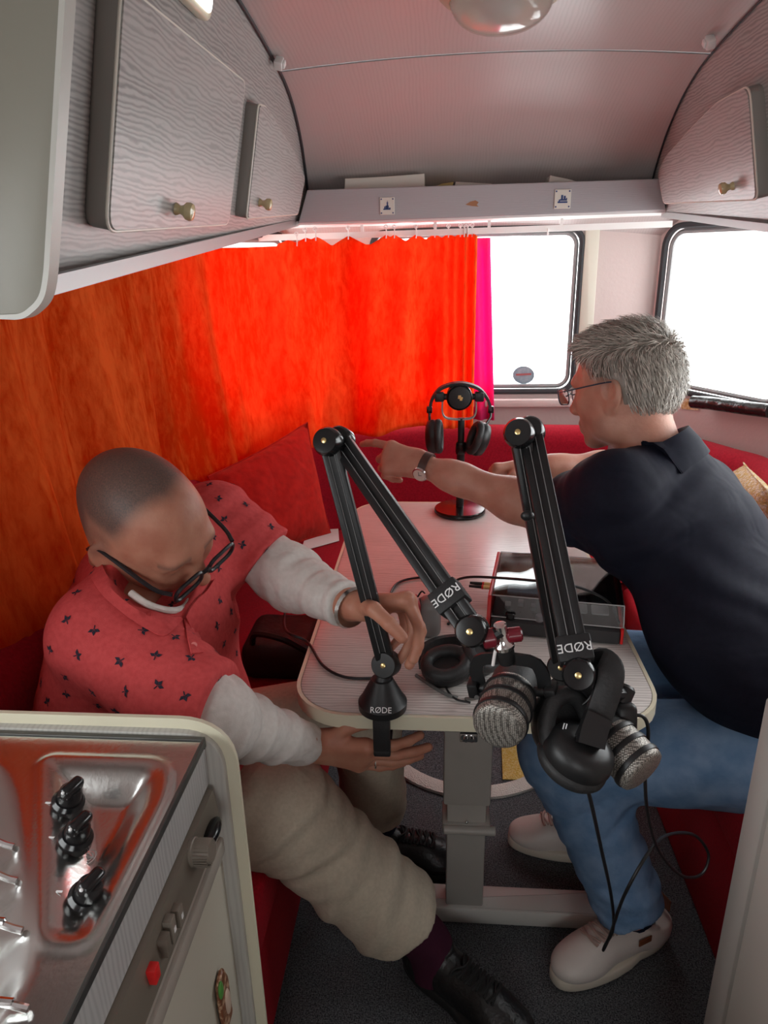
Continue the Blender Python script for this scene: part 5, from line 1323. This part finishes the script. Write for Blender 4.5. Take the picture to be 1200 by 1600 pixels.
def collar_strip(c, up, front, left, r1, r2, h, drop, gap_deg, m, parent, name='collar', pt=.03, snap=None):
    """turn-down collar: band round the neck, open in front, with two points"""
    up, front = unit(up), unit(front); left = np.cross(up, front); ths = np.radians(np.linspace(-180 + gap_deg, 180 - gap_deg, 61))
    def ring(t, rr, z):   # t = 0 at the back
        return c + (-front * math.cos(t) * 1.06 + left * math.sin(t)) * rr + up * z
    rows = []
    for t in ths:
        e = abs(t) / math.radians(180 - gap_deg); fr = max(0, (e - .55) / .45)
        tilt = -.035 * (1 - math.cos(t)) * .5
        rows.append([ring(t, r1 - .006, h * .2 + tilt), ring(t, r1, h + tilt), ring(t, r1 + .006, h + .004 + tilt), ring(t, (r1 + r2) / 2 + .006, h * .35 + tilt), ring(t, r2 + pt * .3 * fr, -drop + tilt - pt * fr ** 2)])
    nv = 5; vs = [p for r in rows for p in r]; fs = []
    for i in range(len(rows) - 1):
        for k in range(nv - 1): fs.append((i * nv + k, (i + 1) * nv + k, (i + 1) * nv + k + 1, i * nv + k + 1))
    vs = np.array(vs)
    if snap is not None:
        sv_, sn_ = snap; lim = [.001, .004, .010, .012, .007]
        for i in range(len(vs)):
            j = np.argmin(((sv_ - vs[i]) ** 2).sum(1)); dd = np.dot(vs[i] - sv_[j], sn_[j]); L_ = lim[i % nv]
            if dd < L_: vs[i] += sn_[j] * (L_ - dd)
    return put(name, thicken(G(vs, fs), .003), m, parent, angle=60)

skin_mat('skin_tan', (.50, .235, .155), (.40, .15, .095), (.085, .062, .055))
skin_mat('skin_fair', (.56, .29, .21), (.47, .20, .14), (.20, .15, .12))
cloth_mat('coral_pique', (.62, .085, .085), (.54, .065, .068), scale=120, bump=.25, wr=11, wrs=.3)
cloth_mat('white_jersey', (.66, .62, .585), (.60, .56, .525), scale=120, bump=.2, wr=16, wrs=.35)
cloth_mat('khaki', (.56, .49, .385), (.49, .425, .33), scale=140, bump=.25, wr=12, wrs=.3)
cloth_mat('navy_jersey', (.008, .009, .020), (.006, .007, .016), scale=120, bump=.15, wr=9, wrs=.3, rough=.75)
cloth_mat('denim', (.13, .24, .41), (.22, .34, .52), scale=22, bump=.35, wr=11, wrs=.35)
cloth_mat('sock_maroon', (.06, .012, .03), scale=200, bump=.4)
cloth_mat('sock_navy', (.01, .013, .035), scale=200, bump=.4)
mat('shoe_black', (.014, .013, .013), .38, bump=(120, .2))
mat('shoe_black_sole', (.012, .012, .012), .7)
mat('lace_black', (.012, .012, .012), .7)
mat('sneaker_white', (.72, .66, .61), .42, bump=(60, .06))
mat('sneaker_sole', (.66, .60, .50), .55)
mat('lace_pink', (.42, .29, .25), .8)
mat('tan_leather', (.22, .07, .03), .5)
mat('motif_navy', (.02, .018, .035), .9)

# ================================================================== person on the left bench (coral polo, bending over the clamp)
P1 = thing('person', 'person in coral polo and khaki trousers bending down to fasten the clamp', 'person', (-.60, 1.03, 0))
HC = V(-.480, 1.060, 1.032); HR = head_frame((.835, -.311, -.455), (.25, -.46, .841)); HS1 = 1.06
hs = head_solid(neck_to=(-.055, 0, -.165), neck_r=.060, fat=1)
hv, hf = hs.mesh(.0027, 1)
x, y, z = hv.T
scalp = smst(.035, .075, z) * smst(.060, .030, x + .55 * np.abs(np.abs(y) - .0) * (np.abs(y) < .03) * 0 + .35 * np.abs(y))
sides = smst(-.01, .02, z) * smst(.020, -.005, x) * .45 + smst(-.07, -.03, z) * smst(-.03, -.06, x) * .5
st1 = np.clip(np.maximum(scalp * .92, sides), 0, 1)
brows = np.exp(-(((z - .030 + .10 * (np.abs(y) - .034) ** 2) / .005) ** 2)) * (np.abs(y) > .013) * (np.abs(y) < .056) * (x > .06)
st1 = np.maximum(st1, brows * .6)
SR, SL = at_d(160, 990, 1.11), at_d(335, 815, 1.36)
ER, EL = at_d(330, 1122, 1.03), at_d(455, 903, 1.33)
WR, WL = at_y(490, 1166, 1.012), at_d(548, 948, 1.205)
NB = loc2w(V(-.052, 0, -.165), HR, HC)
PEL = V(-.60, 1.03, .535)
hipR, hipL = V(-.56, .93, .515), V(-.55, 1.14, .515)
KR, KL = at_d(440, 1262, 1.31), V(-.16, 1.31, .515)
AR, AL = at_z(668, 1472, .11), V(-.150, 1.39, .13)
# hands
hr_s, tipsR = hand(WR, V(.96, -.05, -.15), V(.05, .93, .36), V(.2, -.36, .90), [(14, 14, 12), (10, 12, 10), (8, 12, 10), (6, 12, 10)], [(.60, .70, .35), (.25, .9, .35), (.05, .95, .3)], 1.04, fan=.03, wrist_from=WR + (ER - WR) * .85, fore_r=(.035, .027))
hrv, hrf = hr_s.mesh(.0025, 1)
hl_s, tipsL = hand(WL, V(.95, .10, .06), V(.0, -.52, -.85), V(.0, -.85, .52), [(70, 30, 14), (76, 32, 14), (80, 34, 16), (84, 36, 18)], [(.88, .42, .25), (.38, .62, .68), (.05, .62, .78)], 1.08, wrist_from=WL + (EL - WL) * .85, fore_r=(.034, .026))
hlv, hlf = hl_s.mesh(.0025, 1)
core = Solid()
core.cone(PEL, (NB + PEL) / 2, .10, .09, k=.04).cone((NB + PEL) / 2, NB + V(-.01, 0, -.06), .09, .065, k=.04).cone(NB + V(0, 0, -.04), NB, .056, .056, k=.03)
core.cone(SR, SL, .045, .045, k=.05).cone(SR, ER, .042, .036).cone(SL, EL, .042, .036)
core.cone(ER, WR, .034, .026).cone(EL, WL, .034, .026)
for h_, k_, a_ in ((hipR, KR, AR), (hipL, KL, AL)): core.cone(h_, k_, .072, .052).cone(k_, a_, .050, .036)
cvt, cft = core.mesh(.010, 1)
b1 = join((loc2w(hv * HS1, HR, HC), fg((hv, hf))[1]), fg((hrv, hrf)), fg((hlv, hlf)), fg((cvt, cft)))
body1 = put('body', b1, 'skin_tan', P1, angle=180)
add_attr(body1, np.concatenate([st1, np.zeros(len(hrv) + len(hlv) + len(cvt))]))
fr1 = glasses(P1, HR * HS1, HC, mat('frame_black', (.012, .012, .015), .3), .0032, .054, .031, dz=-.004, x0=.119)
# polo
chest = (SR + SL) / 2; tors_ax = unit(chest - PEL); frontv = unit(V(.92, -.28, 0)); lat = unit(SL - SR)
polo = Solid()
Rt = basis(unit(np.cross(lat, tors_ax)), lat, unit(np.cross(unit(np.cross(lat, tors_ax)), lat)))
polo.ell(chest * .62 + PEL * .38 + V(.0, 0, -.02), (.150, .205, .19), Rt, k=.06)
polo.ell(chest + V(-.01, 0, -.05), (.110, .185, .115), Rt, k=.05)
polo.ell(PEL + V(.065, -.01, .095), (.185, .205, .135), k=.07)
polo.ell(PEL + V(.17, -.01, .14), (.10, .12, .10), k=.06)
polo.cone(SR, SL, .068, .068, k=.05)
polo.cone(NB + V(-.02, .0, -.03), NB + V(-.03, 0, -.08), .078, .10, k=.05)
polo.cone(SR, SR + (ER - SR) * 1.05, .076, .082, k=.035)
polo.cone(SL, SL + (EL - SL) * .66, .074, .070, k=.035)
dR_, dL_ = unit(ER - SR), unit(EL - SL)
polo.plane(SR + (ER - SR) * 1.05, dR_ + V(.1, .25, 0.25), k=.004, c=SR + (ER - SR) * 1.25, r=.14)
polo.plane(SL + (EL - SL) * .66, dL_ + V(.1, .05, -.2), k=.004, c=SL + (EL - SL) * .9, r=.115)
CB0 = at_d(240, 925, 1.15)
polo.cone(CB0 - V(.25, -.25, .93) * .03, CB0 - V(.25, -.25, .93) * .06, .078, .095, k=.04)
polo.ell(CB0 + V(.02, -.02, .045), (.066, .066, .07), k=.008, op='-')
polo.fold(folds(SR + (ER - SR) * .6, dR_ + V(0, 0, .3), .10, .0050, 75, 1.0)); polo.fold(folds(SL + (EL - SL) * .3, dL_, .10, .0050, 80, 2.0))
polo.fold(folds(PEL + V(.12, -.05, .14), V(.2, .3, 1), .16, .0065, 62, 3.0)); polo.fold(folds(chest * .5 + PEL * .5, unit(V(.4, .5, .8)), .20, .0035, 45, 4.0))
pv, pf = polo.mesh(.0045, 1)
poloo = put('polo_shirt', fg((pv, pf)), 'coral_pique', P1, angle=180)
pn = vnormals(pv, pf)
CB = at_d(240, 925, 1.15); cup_ = unit(V(.25, -.25, .93)); cfw = unit(V(.88, -.40, -.28))
from mathutils.bvhtree import BVHTree
bvh = BVHTree.FromPolygons(pv.tolist(), [tuple(q) for q in pf.tolist()])
def on_polo(px, py, off):
    d = unit(ray(px, py)); h = bvh.ray_cast(Vector(CC), Vector(d))
    p = np.array(h[0]) if h[0] is not None else at_d(px, py, 1.13)
    return p - d * off
def flap(name, inner, outer, mid=.010, top=.013, edge=.004):
    I, O = catmull([V(a, b, 0) for a, b in inner], 6), catmull([V(a, b, 0) for a, b in outer], 6)
    n_ = min(len(I), len(O)); rows = []
    for i in range(n_):
        a, b = I[i], O[i]
        rows.append([on_polo(*(a * (1 - t) + b * t)[:2], o) for t, o in ((0, .004), (.06, top), (.35, mid + .002), (.7, mid * .8), (1, edge))])
    vs = [p for r in rows for p in r]; fs = [(i * 5 + k, (i + 1) * 5 + k, (i + 1) * 5 + k + 1, i * 5 + k + 1) for i in range(n_ - 1) for k in range(4)]
    put(name, thicken(G(vs, fs), -.002), 'coral_pique', poloo, angle=60)
flap('collar', [(158, 876), (172, 903), (198, 930), (232, 950), (262, 962), (284, 964)], [(140, 900), (160, 930), (192, 958), (226, 980), (258, 992), (286, 968)])
flap('collar', [(290, 962), (297, 948), (308, 934), (322, 922), (334, 905)], [(306, 996), (318, 984), (330, 962), (340, 940), (346, 915)])
flap('placket', [(287, 968), (290, 985), (294, 1004), (298, 1022)], [(304, 964), (308, 982), (313, 1002), (317, 1020)], .003, .003, .002)
for (bx_, by_) in ((298, 985), (303, 1008)):
    put('button', lathe([(0, 0), (.0045, 0), (.0048, .001), (.004, .002), (0, .0018)], 14, on_polo(bx_, by_, .005), -ray(bx_, by_)), 'button_coral' if 'button_coral' in MATS else mat('button_coral', (.65, .18, .17), .3), poloo)
# printed plant motifs spread over the polo
pts, nrm = [], []
order = rng.permutation(len(pv))
alive = pv[order][:, 2] > .50
while alive.any():
    i = order[np.argmax(alive)]; pts.append(pv[i]); nrm.append(pn[i])
    alive &= ((pv[order] - pv[i]) ** 2).sum(1) > .043 ** 2
leafs = []
for q, n in zip(pts, nrm):
    M_ = axes_from(n); a0 = rng.uniform(0, 6.28)
    for j in range(3):
        a = a0 + (j - 1) * 1.15; d = M_[:, 0] * math.cos(a) + M_[:, 1] * math.sin(a); e = np.cross(n, d); c = q + n * .0009 + d * .0055
        leafs.append(G([c - d * .005, c - d * .001 + e * .0027, c + d * .0045, c - d * .001 - e * .0027], [(0, 3, 2, 1)]))
    d = M_[:, 0] * math.cos(a0 + 3.1) + M_[:, 1] * math.sin(a0 + 3.1); e = np.cross(n, d); c = q + n * .0009
    leafs.append(G([c + e * .0008, c + d * .006 + e * .0008, c + d * .006 - e * .0008, c - e * .0008], [(0, 3, 2, 1)]))
put('printed_motifs', join(*leafs), 'motif_navy', poloo, smooth=False, kind='stuff')
# white undershirt sleeves and neckline
us = Solid()
us.cone(SR + (ER - SR) * .7, ER, .058, .056, k=.03).cone(ER, WR, .056, .034, k=.04)
us.plane(WR - unit(WR - ER) * .018, unit(WR - ER), k=.003, c=WR, r=.09)
us.cone(SL + (EL - SL) * .5, EL, .055, .054, k=.03).cone(EL, WL, .054, .038, k=.04)
us.plane(WL - unit(WL - EL) * .012, unit(WL - EL), k=.003, c=WL, r=.085)
us.fold(folds(ER + (WR - ER) * .3, WR - ER, .11, .0065, 95, 5.0)); us.fold(folds(EL + (WL - EL) * .55, WL - EL, .10, .0028, 130, 6.0)); us.fold(folds(EL, WL - EL, .07, .005, 85, 7.0))
uv, uf = us.mesh(.0045, 1)
und = put('undershirt', fg((uv, uf)), 'white_jersey', P1, angle=180)
ncol = CB + cup_ * .004
nu = cup_; nfw = cfw; nlf = np.cross(nu, nfw)
dep = lambda a, b: float((on_polo(a, b, 0) - CC) @ CF)
nk = []
for (a, b), (ca, cb) in zip(((204, 926), (225, 941), (246, 950), (268, 954), (286, 950), (297, 938)), ((196, 940), (220, 954), (246, 964), (268, 970), (292, 968), (306, 950))):
    nk.append(at_d(a, b, dep(ca, cb) + .012))
put('neckline', tube(nk, .0055, 8, smooth=4), 'white_jersey', und)
# trousers
tr = Solid()
tr.ell(PEL + V(.0, 0, -.01), (.17, .185, .105), k=.05)
tr.cone(hipR, KR, .100, .090, k=.05).cone(KR, AR + (KR - AR) * .14, .090, .094, k=.045)
tr.cone(hipL, KL, .095, .080, k=.05).cone(KL, AL + V(0, 0, .015), .078, .078, k=.045)
tr.plane(AR + (KR - AR) * .2, AR - KR + V(-.02, -.05, 0), k=.003, c=AR, r=.18); tr.cone(AR + (KR - AR) * .32, AR, .076, .096, k=.003, op='-'); tr.plane(AL + V(0, 0, .035), V(0, 0, -1), k=.003, c=AL, r=.13)
tr.fold(folds(KR + V(.02, 0, -.03), KR - hipR + V(0, 0, -.5), .13, .0095, 75, 8.0)); tr.fold(folds(AR + (KR - AR) * .45, AR - KR + V(.5, 0, 0), .15, .0075, 60, 9.0)); tr.fold(folds(AL + V(0, 0, .1), V(.2, 0, 1), .1, .005, 60, 1.5)); tr.fold(folds(hipR + (KR - hipR) * .4, KR - hipR + V(0, 0, .3), .13, .006, 60, 2.5))
tv, tf = tr.mesh(.006, 1)
trs = put('trousers', fg((tv, tf)), 'khaki', P1, angle=180)
# cuffs stitched round the hems
dk = unit(AR - KR); hb_ = axes_from(dk)
# socks and shoes
put('sock', tube([AR + (KR - AR) * .5, AR + (KR - AR) * .2, AR + V(.0, 0, .0), AR + V(.015, -.004, -.07)], .049, 24, smooth=4), 'sock_maroon', P1)
put('sock', cyl(AL + V(0, 0, .06), AL + V(0.01, 0, -.05), .042, .042, n=24), 'sock_navy', P1)
shR = at_z(640, 1490, .0); toR = at_z(800, 1612, .0)
sR = unit(toR - shR); hl_ = V(AR[0] + .02, AR[1] - .005, 0) - sR * .075
shoe(P1, V(hl_[0], hl_[1], .004), V(hl_[0], hl_[1], .004) + sR * .3, V(0, 0, 1), 'shoe_black', 'shoe_black_sole', 'lace_black', .31, .055)
hl2 = V(AL[0] - .065, AL[1] + .0, .004); dL2 = unit(V(.97, -.10, 0))
shoe(P1, hl2, hl2 + dL2 * .3, V(0, 0, 1), 'shoe_black', 'shoe_black_sole', 'lace_black', .30, .055)
# wristwatch on the left arm and ring on the right hand
fa_ = unit(WL - EL); Mw = axes_from(fa_)
put('wristwatch_band', tube([WL + fa_ * .002 + Mw[:, 0] * .031 * math.cos(a) + Mw[:, 1] * .029 * math.sin(a) for a in np.linspace(0, 6.283, 28, endpoint=False)], 1.0, sect=[(.003, .008), (-.003, .008), (-.003, -.008), (.003, -.008)], closed=True), 'steel', P1, angle=50)
rd = tipsR[2]
put('ring', tube([WR + unit(V(.96, -.05, -.15)) * .112 - unit(V(.2, -.36, .90)) * .0105 + unit(V(0, .93, .36)) * .004 + V(.0, .0112 * math.cos(a), .0112 * math.sin(a) - .004) for a in np.linspace(0, 6.283, 18, endpoint=False)], .0016, 6, closed=True), 'chrome', P1)

# ================================================================== person on the right bench (navy polo, pointing across the table)
P2 = thing('person', 'grey-haired person in navy polo and jeans pointing across the table', 'person', (.75, 1.30, 0))
HC2 = V(.387, 1.527, 1.168); HR2 = head_frame((-.805, .552, -.22), (-.075, .22, .96))
hs2 = head_solid(nose=.98, jaw=1.05, neck_to=(-.060, 0, -.18), neck_r=.060)
hv2, hf2 = hs2.mesh(.0027, 1)
x, y, z = hv2.T
st2 = smst(-.035, -.06, z) * smst(.0, .03, x) * .35 + smst(.0, .03, z) * smst(.035, .0, x) * .8
NB2 = loc2w(V(-.062, 0, -.175), HR2, HC2)
SL2 = at_d(955, 775, 1.40); SR2 = NB2 + (NB2 - SL2) * .85 + V(0, 0, -.10)
EL2 = at_d(868, 806, 1.56); WL2 = at_d(662, 727, 1.66)
ER2 = at_d(985, 735, 1.90); WR2 = at_d(826, 728, 1.84)
PEL2 = V(.77, 1.28, .55)
hipL2, hipR2 = V(.72, 1.19, .52), V(.72, 1.42, .52)
KL2, KR2 = at_d(885, 1172, 1.545), V(.27, 1.50, .52)
AL2, AR2 = at_z(985, 1425, .11), V(.40, 1.44, .12)
h1s, tp1 = hand(WL2, V(-.93, .30, .10), V(-.05, .75, -.62), V(-.05, .55, .75), [(8, 20, 12), (55, 75, 45), (62, 80, 45), (66, 80, 45)], [(.35, .75, .55), (-.1, .9, .45), (-.25, .9, .4)], 1.04, wrist_from=EL2, fore_r=(.046, .031))
h1s.cone(EL2, EL2 + (SL2 - EL2) * .6, .046, .050, k=.04)
h1v, h1f = h1s.mesh(.003, 1)
h2s, tp2 = hand(WR2, V(-.95, -.15, -.12), V(.1, -.5, -.85), V(-.1, -.8, .5), [(55, 60, 30), (58, 62, 30), (60, 62, 30), (62, 60, 30)], [(.4, .7, .5), (0, .8, .6), (-.1, .7, .6)], 1.02, wrist_from=ER2, fore_r=(.044, .030))
h2s.cone(ER2, ER2 + (SR2 - ER2) * .6, .044, .048, k=.04)
h2v, h2f = h2s.mesh(.0035, 1)
core = Solid()
core.cone(PEL2 + V(-.03, 0, 0), (NB2 + PEL2) / 2 + V(-.03, .01, 0), .095, .085, k=.04).cone((NB2 + PEL2) / 2 + V(-.03, .01, 0), NB2 + V(.02, -.01, -.08), .085, .07, k=.04).cone(NB2 + V(.01, 0, -.05), NB2, .058, .058, k=.03)
core.cone(SR2, SL2, .05, .05, k=.05).cone(SR2, ER2, .044, .038).cone(SL2, EL2, .044, .040)
for h_, k_, a_ in ((hipL2, KL2, AL2), (hipR2, KR2, AR2)): core.cone(h_, k_, .075, .055).cone(k_, a_, .052, .038)
cv2, cf2 = core.mesh(.010, 1)
b2 = join((loc2w(hv2, HR2, HC2), fg((hv2, hf2))[1]), fg((h1v, h1f)), fg((h2v, h2f)), fg((cv2, cf2)))
body2 = put('body', b2, 'skin_fair', P2, angle=180)
add_attr(body2, np.concatenate([st2, np.zeros(len(h1v) + len(h2v) + len(cv2))]))
glasses(P2, HR2, HC2, mat('frame_slate', (.05, .055, .08), .3), .0014, .050, .034, dz=.002, splay=.084)
# hair: thick cap plus many short strands
hc = Solid()
hc.ell((-.014, 0, .047), (.108, .085, .093), k=.03); hc.ell((-.025, 0, .005), (.094, .081, .075), k=.03)
hc.ell((.045, 0, .092), (.050, .062, .034), k=.03)
hc.plane((.060, 0, .07), (1, 0, -.75), k=.012, c=(.1, 0, -.03), r=.22)
hc.plane((0, 0, -.048), (.35, 0, -1), k=.010, c=(-.03, 0, -.12), r=.20)
for sg in (-1, 1): hc.ell((.022, sg * .088, -.014), (.050, .030, .046), k=.008, op='-')
hc.fold(lambda P: -.0018 * wob(P, 120, 1.0))
hcv, hcf = hc.mesh(.004, 1)
def hair_mat():
    m = bpy.data.materials.new('hair_grey'); m.use_nodes = True; nt = m.node_tree; b = nt.nodes['Principled BSDF']
    n = nt.nodes.new('ShaderNodeAttribute'); n.attribute_name = 'stubble'; r = nt.nodes.new('ShaderNodeValToRGB')
    r.color_ramp.elements[0].position = .1; r.color_ramp.elements[0].color = (.18, .15, .125, 1)
    r.color_ramp.elements[1].position = .95; r.color_ramp.elements[1].color = (.66, .60, .53, 1)
    nt.links.new(n.outputs['Fac'], r.inputs['Fac']); nt.links.new(r.outputs['Color'], b.inputs['Base Color'])
    b.inputs['Roughness'].default_value = .45; MATS['hair_grey'] = m
hair_mat()
hn = vnormals(hcv, hcf); sel = rng.choice(len(hcv), 9000)
sv, sf, tone = [], [], []
for i in sel:
    p, n = hcv[i], hn[i]
    if p[0] > .045 and p[2] < .05: continue
    if p[0] > -.036 and p[2] < .040 and abs(p[1]) > .05: continue
    flow = V(.9, 0, .15) * smst(.05, .11, p[2]) + V(-.25, 0, -1) * (1 - smst(.05, .11, p[2]))
    flow = flow + V(0, rng.normal() * .25, rng.normal() * .15); t = unit(flow - n * np.dot(flow, n))
    side = np.cross(n, t); L = rng.uniform(.016, .030) * (1.3 if p[2] > .08 else 1); w = .0010; tone += [float(np.clip(rng.normal(.5, .28), 0, 1))] * 5
    b0 = p - n * .002; m0 = p + t * L * .5 + n * L * .30; e0 = p + t * L + n * L * (.22 if p[2] < .08 else .34)
    o_ = len(sv); sv += [b0 + side * w, b0 - side * w, m0 + side * w * .8, m0 - side * w * .8, e0]
    sf += [(o_, o_ + 1, o_ + 3, o_ + 2), (o_ + 2, o_ + 3, o_ + 4)]
gh = join(fg((hcv, hcf)), G(sv, sf))
hair_o = put('hair', (loc2w(gh[0], HR2, HC2), gh[1]), 'hair_grey', P2, angle=180)
add_attr(hair_o, np.concatenate([np.full(len(hcv), .25), tone]))
# eyebrows stay in the stubble tint; navy polo
ch2 = (SL2 + SR2) / 2; lat2 = unit(SL2 - SR2); ax2_ = unit(ch2 - PEL2)
f2 = unit(np.cross(ax2_, lat2)); R2 = basis(f2, lat2, unit(np.cross(f2, lat2)))
np2 = Solid()
np2.ell(ch2 * .5 + PEL2 * .5, (.145, .205, .24), R2, k=.06)
np2.ell(ch2 + V(.03, -.01, -.06), (.135, .215, .13), R2, k=.05)
np2.ell(PEL2 + V(-.01, .0, .06), (.185, .205, .13), k=.07)
np2.ell(PEL2 + V(-.13, .02, .13), (.13, .17, .14), k=.06)
np2.ell(ch2 * .45 + PEL2 * .55 + V(-.07, -.06, .0), (.12, .15, .17), R2, k=.06)
np2.cone(SR2, SL2, .075, .072, k=.05)
np2.cone(NB2 + V(.008, -.004, .004), NB2 + V(.05, -.02, -.10), .076, .13, k=.06)
np2.cone(NB2 + V(.02, 0, -.02), SL2 + V(.02, 0, .02), .065, .06, k=.05).cone(NB2 + V(.02, 0, -.02), SR2 + V(.02, 0, .02), .065, .06, k=.05)
np2.cone(SL2, SL2 + (EL2 - SL2) * .80, .080, .078, k=.035); np2.cone(SR2, SR2 + (ER2 - SR2) * .78, .078, .076, k=.035)
np2.plane(SL2 + (EL2 - SL2) * .80, EL2 - SL2 + V(-.05, 0, 0), k=.004, c=EL2, r=.13); np2.plane(SR2 + (ER2 - SR2) * .78, ER2 - SR2, k=.004, c=ER2, r=.12)
np2.ell(NB2 + HR2[:, 2] * .05 + V(-.01, 0, 0), (.064, .064, .075), HR2, k=.008, op='-')
np2.fold(folds(SL2 + V(.05, 0, -.03), V(.5, -.2, -1), .13, .0065, 60, 1.0)); np2.fold(folds(PEL2 + V(-.02, -.1, .16), V(0.1, 0, 1), .16, .0065, 70, 2.0)); np2.fold(folds(ch2 * .6 + PEL2 * .4 + V(0, -.12, 0), V(.5, 0, 1), .18, .004, 50, 3.0)); np2.fold(folds(SL2 + (EL2 - SL2) * .5, EL2 - SL2, .09, .005, 75, 4.0))
nv2, nf2 = np2.mesh(.005, 1)
polo2 = put('polo_shirt', fg((nv2, nf2)), 'navy_jersey', P2, angle=180)
collar_strip(NB2 + HR2[:, 2] * .034 + V(-.004, 0, 0), unit(V(-.42, .24, .88)), unit(V(-.78, .52, -.35)), None, .071, .086, .040, .020, 20, 'navy_jersey', polo2, pt=.025, snap=(nv2, vnormals(nv2, nf2)))
# jeans
je = Solid()
je.ell(PEL2 + V(0, 0, -.02), (.175, .185, .105), k=.05)
je.cone(hipL2, KL2, .118, .096, k=.05).cone(KL2, AL2 + V(0, 0, .01), .092, .074, k=.05)
je.cone(hipR2, KR2, .110, .090, k=.05).cone(KR2, AR2 + V(0, 0, .01), .085, .070, k=.05)
je.plane(AL2 + V(0, 0, .0), AL2 - KL2, k=.003, c=AL2, r=.12); je.plane(AR2, V(0, 0, -1), k=.003, c=AR2, r=.12)
je.fold(folds(KL2 + (AL2 - KL2) * .30, AL2 - KL2 + V(.2, 0, 0), .11, .0075, 85, 1.0)); je.fold(folds(hipL2, V(1, 0, .3), .12, .006, 70, 2.0)); je.fold(folds(AL2 + V(0, 0, .06), V(0, 0, 1), .10, .006, 95, 3.0)); je.fold(folds((hipL2 + KL2) / 2, V(.6, .2, -.6), .14, .004, 55, 4.0))
jv, jf = je.mesh(.006, 1)
jn = put('jeans', fg((jv, jf)), 'denim', P2, angle=180)
seam = [hipL2 + (KL2 - hipL2) * t + V(0, -.0, .0) for t in np.linspace(.0, .9, 12)]
put('sock', cyl(AL2 + (KL2 - AL2) * .1, AL2 + V(.02, .01, -.07), .045, .042, n=24), 'sock_navy', P2)
put('sock', cyl(AR2 + V(0, 0, .04), AR2 + V(0, 0, -.06), .043, .042, n=24), 'sock_navy', P2)
hL = at_z(1046, 1440, .0); tL = at_z(880, 1522, .0); dS = unit(tL - hL); hh_ = V(AL2[0] + .02, AL2[1] + .012, .004) - dS * .078
su, sRm, sc = shoe(P2, hh_, hh_ + dS * .3, V(0, 0, 1), 'sneaker_white', 'sneaker_sole', 'lace_pink', .300, .030)
put('leather_patch', xform(box((.034, .003, .016), .001, 1, (-.03, .0455, .068)), sRm, sc), 'tan_leather', su)
put('heel_patch', xform(box((.003, .030, .03), .001, 1, (-.127, 0, .085)), sRm, sc), 'tan_leather', su)
dS2 = unit(V(-.92, .12, 0)); hh2 = V(AR2[0], AR2[1], .004) - dS2 * .075
su2, sRm2, sc2 = shoe(P2, hh2, hh2 + dS2 * .3, V(0, 0, 1), 'sneaker_white', 'sneaker_sole', 'lace_pink', .295, .030)
put('leather_patch', xform(box((.036, .003, .016), .001, 1, (-.02, .046, .040)), sRm2, sc2), 'tan_leather', su2)
# wristwatch on the pointing arm
fw = unit(WL2 - EL2); Mw = axes_from(fw); wc = WL2 - fw * .006
put('watch_strap', tube([wc + Mw[:, 0] * .0325 * math.cos(a) + Mw[:, 1] * .0305 * math.sin(a) for a in np.linspace(0, 6.283, 30, endpoint=False)], 1.0, sect=[(.0025, .009), (-.0025, .009), (-.0025, -.009), (.0025, -.009)], closed=True), mat('strap_brown', (.06, .022, .015), .5), P2, angle=50)
wd = unit(V(-.25, -.80, -.35)); wd = unit(wd - fw * np.dot(wd, fw))
wt_ = put('watch_case', lathe([(0, 0), (.017, 0), (.0185, .003), (.0175, .007), (.0155, .008), (0, .0075)], 32, wc + wd * .029, wd), 'chrome', P2)
put('watch_dial', lathe([(0, .0083), (.0150, .0083), (.0150, .0078), (0, .0078)], 28, wc + wd * .029, wd), mat('dial_cream', (.72, .62, .55), .3), wt_)
Md = axes_from(wd)
put('watch_hands', join(box((.0012, .011, .0004), 0, 1, wc + wd * .0376 + Md[:, 1] * .004, Md), box((.008, .0012, .0004), 0, 1, wc + wd * .0376 + Md[:, 0] * .003, Md)), 'line_dark', wt_, smooth=False)
